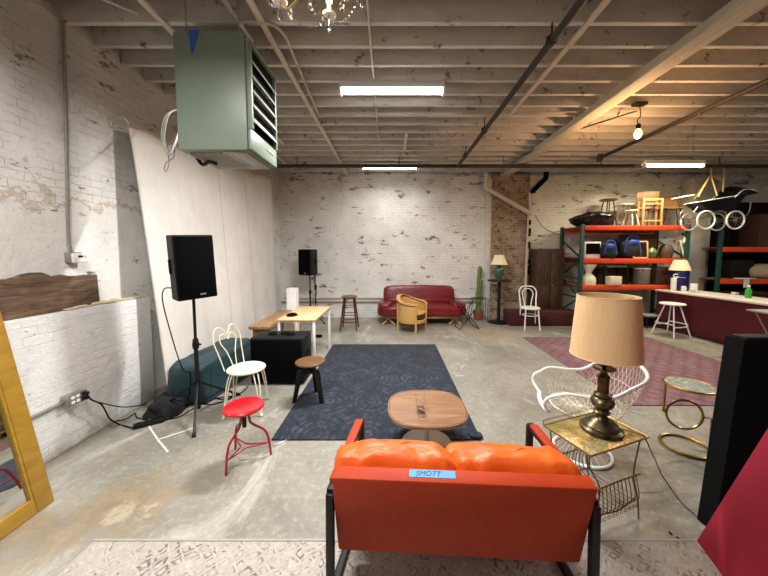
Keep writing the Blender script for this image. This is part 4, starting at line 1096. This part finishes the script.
M().lathe([(.20, .37), (.155, .46), (.11, .58), (.105, .60), (.10, .60), (.15, .46), (.197, .37), (.20, .37)], seg=28, cap=False).build('lamp_shade', M_shadew, t)
M().lathe([(.006, .40), (.006, .60), (.012, .62), (.003, .64)], seg=8).build('finial', M_brass, t)
# bentwood chair
bc = G(532, 330)
t = thing('bentwood_chair', 'white bentwood chair standing before the brown cupboard', 'chair', (bc.x + .02, bc.y + .16, 0), R(-8))
M().lathe([(0, .44), (.19, .44), (.205, .45), (.205, .465), (.19, .475), (0, .468)], seg=28).build('seat', M_wpaint, t)
for sx in (-1, 1):
    M().tube(cr([(sx * .13, -.13, .45), (sx * .145, -.16, .2), (sx * .16, -.19, .0)], 4), .014, 8).build('leg', M_wpaint, t)
    M().tube(cr([(sx * .16, .14, .45), (sx * .17, .18, .2), (sx * .19, .24, .0)], 4), .014, 8).build('leg', M_wpaint, t)
M().tube(cr([(-.165, .14, .45), (-.175, .19, .65), (-.185, .22, .80), (-.12, .24, .90), (0, .245, .915), (.12, .24, .90), (.185, .22, .80), (.175, .19, .65), (.165, .14, .45)], 6), .014, 8).build('back_hoop', M_wpaint, t)
M().tube(cr([(-.06, .17, .46), (-.09, .2, .62), (-.115, .22, .76), (-.06, .235, .85), (0, .24, .86), (.06, .235, .85), (.115, .22, .76), (.09, .2, .62), (.06, .17, .46)], 6), .011, 8).build('inner_hoop', M_wpaint, t)
M().tube([(.155 * math.cos(a), .155 * math.sin(a), .30) for a in [i * PI / 12 for i in range(24)]], .009, 6, True).build('leg_ring', M_wpaint, t)
# pier pipes
t = thing('drain_pipe', 'white painted drain pipe slanting over the brick pier with a black elbow', 'pipe', (0, 7.5, 0))
a = A(486, 174, 7.5); b = A(490, 190, 7.5); c = A(531, 214, 7.5)
M().tube([(a.x, 0, JZ), (a.x, 0, b.z + .06), (b.x, 0, b.z), (c.x, 0, c.z)], .055, 12).build('slanting_pipe', M_wpipe, t)
M().tube([(c.x, .1, 2.66 - .03), (c.x + .01, .1, 3.2)], .05, 12).build('riser', M_wpipe, t)
d = A(533, 191, 7.5); e = A(546, 178, 7.5)
M().tube([(d.x, 0, d.z - .05), (d.x, 0, d.z), (e.x, 0, e.z), (e.x, 0, JZ)], .06, 12).build('black_elbow', M_blackm, t, label='black pipe elbow')
M().tube([(c.x - .02, .08, c.z), (c.x - .05, .08, 0)], .035, 10).build('downpipe', M_wpipe, t)
m = M()
for v, h in ((222, .12), (232, .2), (245, .16), (262, .1), (270, .22), (290, .12)):
    z = A(530, v, 7.45).z; m.box((c.x - .0, .04, z), (.05, .03, h), bev=.008)
m.build('black_peeling', M_blackm, t)
M().lathe([(.05, -.03), (.05, .03)], seg=12, mx=Matrix.Translation((a.x + 4.0 * 0, 0, b.z + .12))).build('coupling', M_wpipe, t)
pipe('wall_wire', 'thin dark wire drooping on the wall right of the brick pier', cr([A(535, 215, 7.6), A(542, 226, 7.6), A(552, 232, 7.6), A(562, 230, 7.6)], 5), .008, M_pipe, 6, 'wire')
# brown cupboard
c0 = A(535, 249, 7.45); c1 = A(560.5, 249, 7.45)
t = thing('wooden_cupboard', 'dark brown wooden double door cupboard right of the brick pier', 'cupboard', ((c0.x + c1.x) / 2, 7.50, 0))
cw, chh = c1.x - c0.x + .04, c0.z
M().box((0, 0, chh / 2), (cw, .4, chh), bev=.01).build('carcass', M_dark, t)
for s in (-1, 1):
    dr = M().box((s * cw * .245, -.21, chh / 2), (cw * .47, .03, chh - .08), bev=.006).build('door', M_dark, t)
    for z0_, z1_ in ((.12, .48), (.54, .93)): M().box((s * cw * .245, -.226, chh * (z0_ + z1_) / 2), (cw * .33, .012, chh * (z1_ - z0_)), bev=.005).build('panel', M_dark, dr)
    M().lathe([(.012, 0), (.016, .02), (.004, .03)], seg=8, mx=Matrix.Translation((s * .05, -.225, chh * .5)) @ Matrix.Rotation(PI / 2, 4, 'X')).build('knob', M_brass, dr)
l0, l1 = G(512, 324), G(568, 324)
t = tag(M().box(((l0.x + l1.x) / 2, 6.98, .17), (l1.x - l0.x + .3, .42, .34), bev=.03).build('covered_crate', plain('dark red blanket', '#430f13', .85, var=.3, nscale=5, bump=.3)), 'low box under a dark red blanket before the brown cupboard', 'box')
# wooden step ladder, mostly behind the big lamp
s0 = G(566, 325)
t = thing('step_stool', 'small wooden step stool standing left of the rack foot', 'step stool', (s0.x + .28, 6.45, 0))
for s in (-1, 1):
    M().bar((s * .24, -.12, 0), (s * .16, 0, .56), .03, .04).build('front_leg', M_oak, t); M().bar((s * .22, .16, 0), (s * .16, 0, .56), .03, .03).build('rear_leg', M_oak, t)
for z, x in ((.19, .21), (.37, .18)): M().box((0, -.08 + z * .18, z), (2 * x, .06, .025)).build('tread', M_oak, t)
M().box((0, 0, .57), (.38, .2, .025), bev=.004).build('top', M_oak, t)

# ================================================================ storage racks
def rack(loc, w, d, h, beams, label, lace=(0, 1)):
    t = thing('storage_rack', label, 'rack', loc, 0, 'green and orange pallet racks')
    for sx in (0, 1):
        for sy in (0, 1): M().box((sx * w, sy * d, h / 2), (.075, .06, h), bev=.006).build('upright', M_green_rack, t)
        if sx not in lace: continue
        m = M(); k = 0; z = .2
        while z < h - .4:
            a_, b_ = (0, d) if k % 2 else (d, 0); m.bar((sx * w, a_, z), (sx * w, b_, z + .45), .03, .03); m.bar((sx * w, 0, z), (sx * w, d, z), .03, .03); z += .45; k += 1
        m.build('side_lacing', M_green_rack, t)
    for z in beams:
        for y in (-.0, d): M().box((w / 2, y - (.012 if y == 0 else -.012), z - .055), (w - .07, .055, .11), bev=.008).build('beam', M_orange_rack, t)
        M().box((w / 2, d / 2, z - .012), (w - .08, d - .07, .022)).build('shelf_board', plain('shelf board', '#8b6c4a', .8, var=.3), t)
    return t
RX0 = A(581, 260, 6.8).x; RX1 = A(686, 260, 6.8).x; RW = RX1 - RX0
Z1, Z2, Z3 = A(620, 225.5, 6.8).z, A(620, 258.5, 6.8).z, A(620, 285, 6.8).z
rack((RX0, 6.8, 0), RW, .8, Z1 + .03, (Z3, Z2, Z1), 'green storage rack with orange beams and piled things, left of the pram')
R2X = A(719, 260, 6.75).x; z2a, z2b = A(740, 247, 6.75).z, A(740, 279, 6.75).z
rack((R2X, 6.75, 0), 2.6, .85, A(719, 230, 6.75).z, (z2b, z2a), 'green storage rack with orange beams right of the grey pilaster', (1,))
for x in (589 + 11, 632, 668): pass
def onshelf(u, z, dy=.15): return Vector((A(u, 250, 6.8 + dy).x, 6.8 + dy, z))
# top shelf
m = M().blob((0, 0, .15), (1.02, .5, .36), .75, .09, 3.5, 21, 60, 26, floor=.0, fn=lambda q: Vector((q.x, q.y, q.z * (1.0 if q.x > -.1 else max(.35, 1 + (q.x + .1) * 1.5)))))
o = m.build('bundle', plain('black bin liner', '#0b0b0d', .3, var=.2)); p = onshelf(590, Z1, .25); o.location = p; tag(o, 'shiny black plastic bundle on the top left of the rack', 'bundle')
def stool4(name, label, p, h, r, rt, top, legm, ring=True, group=None, n=4):
    t = thing(name, label, 'stool', p, R(20), group)
    M().lathe([(0, h - .03), (rt, h - .03), (rt + .01, h - .015), (rt, h), (0, h)], seg=24).build('seat', top, t)
    for k in range(n):
        a = R(45) + 2 * PI * k / n; M().tube([(rt * .55 * math.cos(a), rt * .55 * math.sin(a), h - .03), (r * math.cos(a), r * math.sin(a), 0)], .012, 6).build('leg', legm, t)
    if ring: M().tube([(r * .8 * math.cos(a), r * .8 * math.sin(a), h * .3) for a in [i * PI / 10 for i in range(20)]], .008, 5, True).build('foot_ring', legm, t)
    return t
stool4('round_stool', 'dark stool with splayed thin legs above the black bundle on the rack', onshelf(606, Z1, .58), .68, .19, .18, M_brownt, M_pipe)
stool4('round_stool', 'pale stool with flat white seat on the rack, second from left', onshelf(622, Z1, .58), .56, .15, .18, M_wpaint, M_galv)
stool4('round_stool', 'short white wooden stool on the rack behind the pale wooden frame', onshelf(629, Z1, .16), .36, .16, .14, M_wpaint, M_wpaint, False)
p = onshelf(641, Z1, .55)
t = thing('wooden_chair', 'brown wooden chair with solid curved back on the rack top', 'chair', p, R(160))
M().box((0, 0, .44), (.42, .42, .03), bev=.01).build('seat', M_oak, t)
M().box((0, .19, .68), (.44, .03, .30), bev=.012).build('backrest', wood('orange plywood', '#7c5730', '#94703f', .4), t)
for sx in (-1, 1):
    for sy in (-1, 1): M().box((sx * .18, sy * .18, .215), (.035, .035, .43)).build('leg', M_oak, t)
t = thing('wooden_stand', 'pale orange wooden frame stand at the front of the rack top', 'frame', onshelf(650, Z1, .1))
for sx in (-1, 1):
    for sy in (0, 1): M().box((sx * .21, sy * .14, .31), (.04, .035, .62), bev=.004).build('post', M_oak, t)
    M().box((sx * .21, .07, .60), (.035, .14, .035)).build('side_rail', M_oak, t)
for z in (.605, .5, .12): M().box((0, 0, z), (.42, .03, .035)).build('cross_rail', M_oak, t)
M().box((0, .14, .605), (.42, .03, .035)).build('cross_rail', M_oak, t)
t = thing('shell_chair', 'brown plywood shell chair on thin black legs, rightmost on the rack top', 'chair', onshelf(669, Z1, .4), R(-25))
M().grid(lambda u, v: Vector(((u - .5) * .42, -.2 + .4 * min(v, .55) / .55 + (max(0, v - .55)) * .25, .42 + .02 * (2 * u - 1) ** 2 + (max(0, v - .5) ** 1.3) * .85)), 10, 16).build('seat_shell', wood('brown plywood', '#8f6433', '#b1834a', .4), t, solid=.015)
for sx in (-1, 1):
    for sy in (-1, 1): M().tube([(sx * .12, sy * .1, .42), (sx * .2, sy * .18, .0)], .009, 6).build('leg', M_black, t)
for sx in (-1, 1): M().tube([(sx * .18, -.16, .1), (sx * .18, .16, .1)], .006, 5).build('runner', M_black, t)
# middle shelf
def bx(name, label, cat, p, d, mat, rz=0, bev=.01, extra=None):
    t = thing(name, label, cat, p, rz); M().box((0, 0, d[2] / 2), d, bev=bev).build('body', mat, t)
    if extra: extra(t)
    return t
def mon(t):
    M().box((0, -.085, .22), (.31, .012, .24)).build('screen', plain('dark screen', '#0a0b0e', .15), t)
bx('old_monitor', 'boxy off white monitor with dark screen on the middle shelf', 'monitor', onshelf(590.5, Z2, .1), (.37, .16, .38), M_wpaint, 0, .02, mon)
MBl = plain('royal blue nylon', '#24429c', .6, var=.3, nscale=8); MBk = plain('black nylon', '#0d0f16', .7, var=.3)
def bag(label, p, d, seed, straps, rz=0):
    t = thing('holdall', label, 'bag', p, rz)
    M().blob((0, 0, d[2] * .46), d, .55, .05, 4, seed, 50, 24, floor=.0).build('body', MBk, t)
    M().tube(cr([(-d[0] * .35, -d[1] * .5, d[2] * .3), (-d[0] * .2, -d[1] * .45, d[2] * .98), (d[0] * .25, -d[1] * .4, d[2] * .98), (d[0] * .38, -d[1] * .5, d[2] * .25)], 6), .02, 6).build('handle', MBl, t)
    M().blob((d[0] * straps, -d[1] * .25, d[2] * .72), (d[0] * .55, d[1] * .6, d[2] * .38), .7, .03, 5, seed + 1, 30, 16).build('blue_flap', MBl, t)
    return t
bag('black holdall with blue flap next to the monitor on the middle shelf', onshelf(605, Z2, .12), (.37, .35, .38), 3, -.05)
bag('taller black holdall with blue top beside the gold picture frame', onshelf(625.5, Z2, .22), (.50, .4, .48), 8, .05)
t = thing('picture_frame', 'empty gold picture frame leaning on the middle rack shelf', 'frame', onshelf(641, Z2, .02), rot=(R(-5), 0, 0))
for x in (-.16, .16): M().box((x, 0, .2), (.03, .02, .40), bev=.004).build('frame_side', M_birch, t)
for z in (.015, .385): M().box((0, 0, z), (.35, .02, .03), bev=.004).build('frame_rail', M_birch, t)
def vase(label, p, prof, mat, name='vase'): return tag((lambda o: (setattr(o, 'location', p), o)[1])(M().lathe(prof, seg=20).build(name, mat)), label, 'vase')
V1 = [(0, 0), (.06, 0), (.10, .08), (.11, .14), (.08, .2), (.045, .24), (.06, .28), (0, .28)]
vase('small yellowish vase inside the gold picture frame', onshelf(640, Z2, .3), [(r * .6, z * .8) for r, z in V1], plain('ochre glaze', '#a58a3c', .3))
vase('round green vase right of the gold picture frame', onshelf(651.5, Z2, .12), V1, plain('green glass glaze', '#5f7d4a', .25))
vase('brown round topped jar on the middle shelf by the white chair leg', onshelf(666, Z2, .15), [(0, 0), (.11, 0), (.13, .1), (.13, .22), (.09, .31), (0, .33)], plain('brown stoneware', '#5a4638', .4))
t = thing('white_chair_frame', 'white painted chair frame lying on the middle shelf, right end', 'chair', onshelf(673, Z2, .15), rot=(0, 0, 0))
M().tube([(-.16, 0, .0), (-.16, 0, .42)], .016, 6).build('leg', M_wpaint, t); M().tube([(.18, -.1, .0), (.05, -.1, .42)], .018, 6).build('leg', M_wpaint, t)
M().tube([(-.16, 0, .42), (.2, -.05, .46)], .014, 6).build('rail', M_wpaint, t)
M().blob((.17, 0, .42), (.14, .3, .2), .6).build('white_seat', M_wpaint, t)
bx('cardboard_box', 'brown box at the back of the middle rack shelf', 'box', onshelf(637, Z2 + .0, .55), (.7, .3, .58), plain('brown card', '#6b4e33', .8))
# low shelf
vase('white hourglass shaped urn on the lower rack shelf', onshelf(589.5, Z3, .12), [(0, 0), (.15, 0), (.16, .08), (.14, .17), (.07, .25), (.06, .28), (.10, .36), (.15, .43), (.16, .47), (0, .47)], M_cream, 'urn')
def wcrate(label, u, w, h, bars):
    t = thing('wire_stand', label, 'frame', onshelf(u, Z3, .1))
    for x in (-w / 2, w / 2):
        for y in (0, .3): M().box((x, y, h / 2), (.035, .035, h)).build('post', M_black, t)
    for y in (0, .3): M().box((0, y, h - .02), (w, .03, .035)).build('rail', bars, t)
    return t
wcrate('empty black metal frame beside the white urn on the lower shelf', 601, .3, .42, M_black)
wcrate('black frame with silver rail holding the small cream box', 617, .52, .44, M_galv)
bx('cream_box', 'small cream box inside a black frame on the lower shelf', 'box', onshelf(614.5, Z3, .02), (.26, .2, .2), M_cream)
t = thing('glass_jar', 'large glass jar with pale lid on the lower rack shelf', 'jar', onshelf(643, Z3, .15))
M().lathe([(0, 0), (.15, 0), (.16, .02), (.16, .34), (.15, .36), (0, .36)], seg=24).build('body', plain('smoky glass', '#6f675a', .15), t)
M().lathe([(.165, .36), (.17, .38), (.10, .39), (0, .39)], seg=24).build('lid', M_wpaint, t)
bx('storage_crate', 'dark wooden crate at the right end of the lower shelf', 'crate', onshelf(660, Z3, .2), (.4, .35, .4), M_dark)
bx('storage_crate', 'dark crate far back behind the black frames on the lower shelf', 'crate', onshelf(620, Z3, .55), (1.3, .25, .38), M_dark)
# below the rack
t = thing('wicker_basket', 'round straw basket on its side behind the big lamp shade', 'basket', Vector((A(637, 299, 6.9).x, 6.9, .36)), rot=(R(80), 0, R(10)))
M().lathe([(0, -.1), (.12, -.1), (.2, -.04), (.22, .0), (.21, .02), (0, .06)], seg=28).build('body', plain('straw', '#b58c5a', .8, var=.5, nscale=50, bump=.4), t)
bx('lower_crate', 'dark low crate on the floor under the rack', 'crate', Vector((A(640, 315, 7.0).x, 7.0, 0)), (.9, .5, .16), M_black)
t = thing('office_chair_base', 'folded dark chair with pale seat under the rack', 'chair', Vector((A(648, 315, 6.75).x, 6.72, 0)))
M().box((0, 0, .27), (.34, .3, .04), bev=.01).build('seat', plain('grey vinyl', '#8d8782', .6), t)
for sx in (-1, 1):
    for sy in (-1, 1): M().tube([(sx * .14, sy * .12, .25), (sx * .16, sy * .14, 0)], .012, 6).build('leg', M_black, t)
# second rack contents
def on2(u, z, dy=.15): return Vector((A(u, 250, 6.75 + dy).x, 6.75 + dy, z))
o = M().blob((0, 0, .16), (.78, .4, .34), .75, .03, 3, 4, 40, 20, floor=0).build('cushion', plain('beige ticking', '#b5a284', .85)); o.location = on2(762, z2b, .25); tag(o, 'plump beige cushion on the lower beam of the right hand rack', 'cushion')
t = thing('folded_towel', 'white cloth hanging over the orange beam behind the green bottle', 'cloth', on2(747, z2b, -.0))
M().box((0, .0, .012), (.34, .16, .022), bev=.008).build('folded_top', M_wpaint, t); M().box((-.02, -.055, -.09), (.12, .015, .2), bev=.006).build('hanging_end', M_wpaint, t)
bx('cardboard_box', 'dark brown carton leaning high on the right hand rack', 'box', on2(762, z2a, .3), (.7, .4, .75), plain('dark carton', '#4d3222', .8), R(0))
bx('storage_bin', 'dark storage bin on the right hand rack beside the cushion', 'bin', on2(734, z2b, .35), (.55, .4, .42), M_black)
bx('wooden_chest', 'dark wooden chest on the floor inside the right hand rack', 'chest', on2(750, 0, .42), (1.6, .45, .78), M_dark)
bx('dark_drape', 'black sheet hung behind the right hand rack', 'drape', Vector((9.0, 7.71, 0)), (2.6, .04, 2.95), M_cloth_b, 0, .002)
bx('grey_board', 'tall pale grey board leaning between the two racks', 'board', Vector((A(697, 270, 7.25).x - .06, 7.22, 0)), (.42, .04, A(697, 242, 7.25).z), plain('grey board', '#c4bfb5', .6, var=.1))

# pram hanging between the racks
pr = A(706, 220, 6.4)
t = thing('pram', 'old navy pram with four white wheels hung high between the racks', 'pram', (pr.x, 6.4, pr.z), 0)
def wheel(x, y, r=.185):
    w_ = M().tube([(x + r * math.cos(a), y, r * math.sin(a)) for a in [i * PI / 20 for i in range(40)]], .017, 8, True).build('wheel', M_wpaint, t)
    m = M()
    for k in range(12): a = k * PI / 6; m.tube([(x, y, 0), (x + r * math.cos(a), y, r * math.sin(a))], .003, 4)
    m.lathe([(.025, -.02), (.025, .02)], seg=10, mx=Matrix.Translation((x, y, 0)) @ Matrix.Rotation(PI / 2, 4, 'X')); m.build('spokes', M_galv, w_)
for x in (0, .62):
    for y in (0, .36): wheel(x, y)
    M().tube([(x, 0, 0), (x, .36, 0)], .009, 6).build('axle', M_galv, t)
MN = plain('navy pram leathercloth', '#0b0f1c', .3, var=.2)
def hull(u, v):
    a = u * 2 * PI; z = v
    x = .34 + (.62 * math.cos(a)) * (.62 + .38 * z); y = .18 + (.22 * math.sin(a)) * (.6 + .4 * z)
    return Vector((x, y, .20 + .26 * z + .16 * (x - .34) * z))
m = M().grid(hull, 36, 8, cu=True); m.build('body', MN, t, solid=.02)
M().prism([(.34 + .38 * math.cos(a), .18 + .13 * math.sin(a)) for a in [i * PI / 12 for i in range(24)]], .19, .21).build('body_floor', MN, t)
M().grid(lambda u, v: hull(u, 1) + (Vector((.34, .18, .47)) - hull(u, 1)) * v * .99, 36, 4, cu=True).build('apron_cover', MN, t)
M().tube([hull(k / 40, 1) + Vector((0, 0, .0)) for k in range(40)], .011, 6, True).build('rim_trim', M_wpaint, t)
def hood(u, v):
    a = PI * u; tl_ = R(8 + 62 * v)
    q = Vector((0, .24 * math.cos(a), .27 * math.sin(a)))
    return Vector((.50 + .66 * math.sin(tl_) * (.35 + .65 * math.sin(a)) + .05, .18 + q.y, .50 + q.z * math.cos(tl_) * .85))
M().grid(hood, 20, 10).build('hood', MN, t, solid=.02)
for s in (-1, 1): M().tube(cr([(.5, .18 + s * .245, .46), (.68, .18 + s * .25, .62), (.92, .18 + s * .245, .60)], 5), .008, 6).build('hood_stay', M_wpaint, t)
m = M()
for s in (-1, 1):
    y = .18 + s * .15
    m.tube(cr([(-.16, y, .28), (-.24, y, .14), (-.12, y, .05), (.1, y, .08), (.31, y, .2), (.55, y, .08), (.78, y, .05), (.92, y, .16), (.95, y, .38)], 5), .01, 6)
m.build('spring_frame', M_galv, t)
M().tube(cr([(-.28, .0, .52), (-.42, .0, .50), (-.42, .36, .50), (-.28, .36, .52)], 4), .014, 6).build('push_handle', M_wpaint, t)
topz = JZ - pr.z
m = M()
for a_, b_ in (((.22, .18, .98), (-.2, .0, .48)), ((.22, .18, .98), (.12, .4, .5)), ((.22, .18, .98), (.2, .0, .5)), ((.22, .18, .98), (.22, .18, topz)), ((.5, .18, topz), (.42, .1, .6)), ((.22, .18, .98), (.5, .18, .85)), ((.5, .1, .0 + .5), (.52, .1, .05))): m.tube([a_, b_], .014, 6)
m.build('hanging_strap', plain('tan strap', '#b3905a', .7), t)

# ================================================================ bar counter with things
BX = 6.08; BY0, BY1, BZ = 4.35, 7.0, .855
t = thing('bar_counter', 'long bar counter draped in burgundy cloth with a pale top', 'counter', (BX, BY0, 0), R(2.5))
BL = 2.37
def drape(u, v):
    y = u * BL; return Vector((.012 * math.sin(y * 16) * v, y, (BZ - .035) * (1 - v) + .004))
M().grid(drape, 80, 8).build('cloth_front', M_bar, t, solid=.006)
M().box((.36, BL / 2, (BZ - .04) / 2), (.68, BL - .03, BZ - .04)).build('counter_body', M_bar, t)
M().box((.35, BL / 2, BZ - .018), (.78, BL + .04, .036), bev=.006).build('counter_top', plain('cream laminate', '#d8d0c4', .35, var=.1), t)
def onbar(u, v): return G(u, v, BZ + .001)
p = onbar(676, 290)
def bl(u, v, dx=0): q = G(u, v, BZ); return Vector((q.x + dx, q.y, BZ + .001))
t = thing('blue_lamp', 'navy blue drum lamp with white emblem and cream conical shade on the bar', 'lamp', (6.32, 6.58, BZ + .001))
M().lathe([(0, 0), (.155, 0), (.16, .02), (.16, .42), (.15, .44), (0, .44)], seg=32).build('drum', plain('deep blue plastic', '#141c5c', .4, var=.15), t)
m = M(); RD = Matrix.Rotation(R(-44), 4, 'Z')
m.tube([RD @ Vector((-.05 + .04 * math.cos(a), -.160, .32 + .04 * math.sin(a))) for a in [i * PI / 8 for i in range(2, 15)]], .010, 5)
m.box(RD @ Vector((-.03, -.158, .30)), (.05, .02, .02), rot=(0, 0, R(-44))); m.box(RD @ Vector((.05, -.156, .29)), (.10, .012, .006), rot=(0, 0, R(-40))); m.build('white_emblem', M_wpaint, t)
M().lathe([(.19, .44), (.11, .66), (.105, .66), (.185, .44), (.19, .44)], seg=32, cap=False).build('lamp_shade', M_shadew, t)
M().lathe([(.0, .655), (.108, .655), (.108, .665), (0, .665)], seg=24).build('shade_top', M_shadew, t)
def cylt(name, label, cat, p, r, h, mat, handle=False, extra=None, group=None):
    t = thing(name, label, cat, p, 0, group)
    M().lathe([(0, 0), (r * .95, 0), (r, .01), (r, h - .005), (r * .97, h), (0, h)], seg=20).build('body', mat, t)
    if handle: M().tube([(r + .022 * math.cos(a), 0, h * .5 + h * .28 * math.sin(a)) for a in [i * PI / 6 - PI / 2 for i in range(7)]], .006, 5).build('handle', mat, t)
    if extra: extra(t)
    return t
cylt('paper_roll', 'tall white paper roll standing left on the bar top', 'paper roll', (6.10, 6.47, BZ + .001), .05, .28, M_wpaint)
cylt('mug', 'small white mug on the bar between paper roll and jug', 'mug', (6.14, 6.28, BZ + .001), .04, .12, M_wpaint, True)
cylt('white_jug', 'rounded white jug with handle on the bar top', 'jug', (6.25, 6.18, BZ + .001), .06, .18, M_wpaint, True)
cylt('mug', 'short white cup in front of the white jug on the bar', 'mug', (6.17, 6.12, BZ + .001), .035, .07, plain('beige china', '#d6cfc0', .3), True)
def sb2(t): 
    M().lathe([(.036, .15), (.02, .19), (.018, .205), (0, .205)], seg=16).build('shoulder', plain('green bottle plastic', '#37a63a', .3), t); M().lathe([(.02, .2), (.02, .235), (0, .235)], seg=12).build('cap', M_wpaint, t)
gb = G(748, 298, BZ)
cylt('green_bottle', 'bright green squeeze bottle on the bar top', 'bottle', (gb.x, gb.y, BZ + .001), .042, .155, plain('green bottle plastic', '#37a63a', .3), False, sb2)
q = G(735, 294, BZ); bx('napkin_box', 'small white box on the bar left of the green bottle', 'box', (q.x, q.y, BZ + .001), (.09, .07, .03), M_wpaint, 0, .004)
q = G(764, 296, BZ); bx('dark_tray', 'flat dark tray on the bar at the picture edge', 'tray', (q.x, q.y, BZ + .001), (.16, .2, .025), M_blackm, 0, .004)
# white stool before the bar
t = stool4('white_stool', 'white round wooden stool standing in front of the burgundy bar', Vector((5.68, 6.02, 0)), .66, .30, .20, M_wpaint, M_wpaint, False)
t.rotation_euler = (0, 0, R(12))
for k in range(4):
    a = R(45) + PI / 2 * k; b = a + PI / 2; zz, r_ = (.20 + .05 * (k % 2)), .25
    M().tube([(r_ * math.cos(a), r_ * math.sin(a), zz), (r_ * math.cos(b), r_ * math.sin(b), zz)], .011, 6).build('rung', M_wpaint, t)
# folding table at right edge
q = A(745, 309, 4.45)
t = thing('folding_table', 'grey topped folding table with crossed legs at the right edge', 'table', (q.x, 4.0, 0))
M().box((.34, .22, q.z - .012), (.68, .44, .024), bev=.005).build('table_top', plain('grey table top', '#9a9690', .5), t)
for y in (.06, .38):
    M().tube([(.08, y, q.z - .03), (.56, y, .008)], .012, 6).build('leg', M_galv, t); M().tube([(.58, y, q.z - .03), (.1, y, .008)], .012, 6).build('leg', M_galv, t)
for x, z in ((.56, .01), (.1, .01)): M().tube([(x, .06, z), (x, .38, z)], .010, 6).build('foot_bar', M_galv, t)
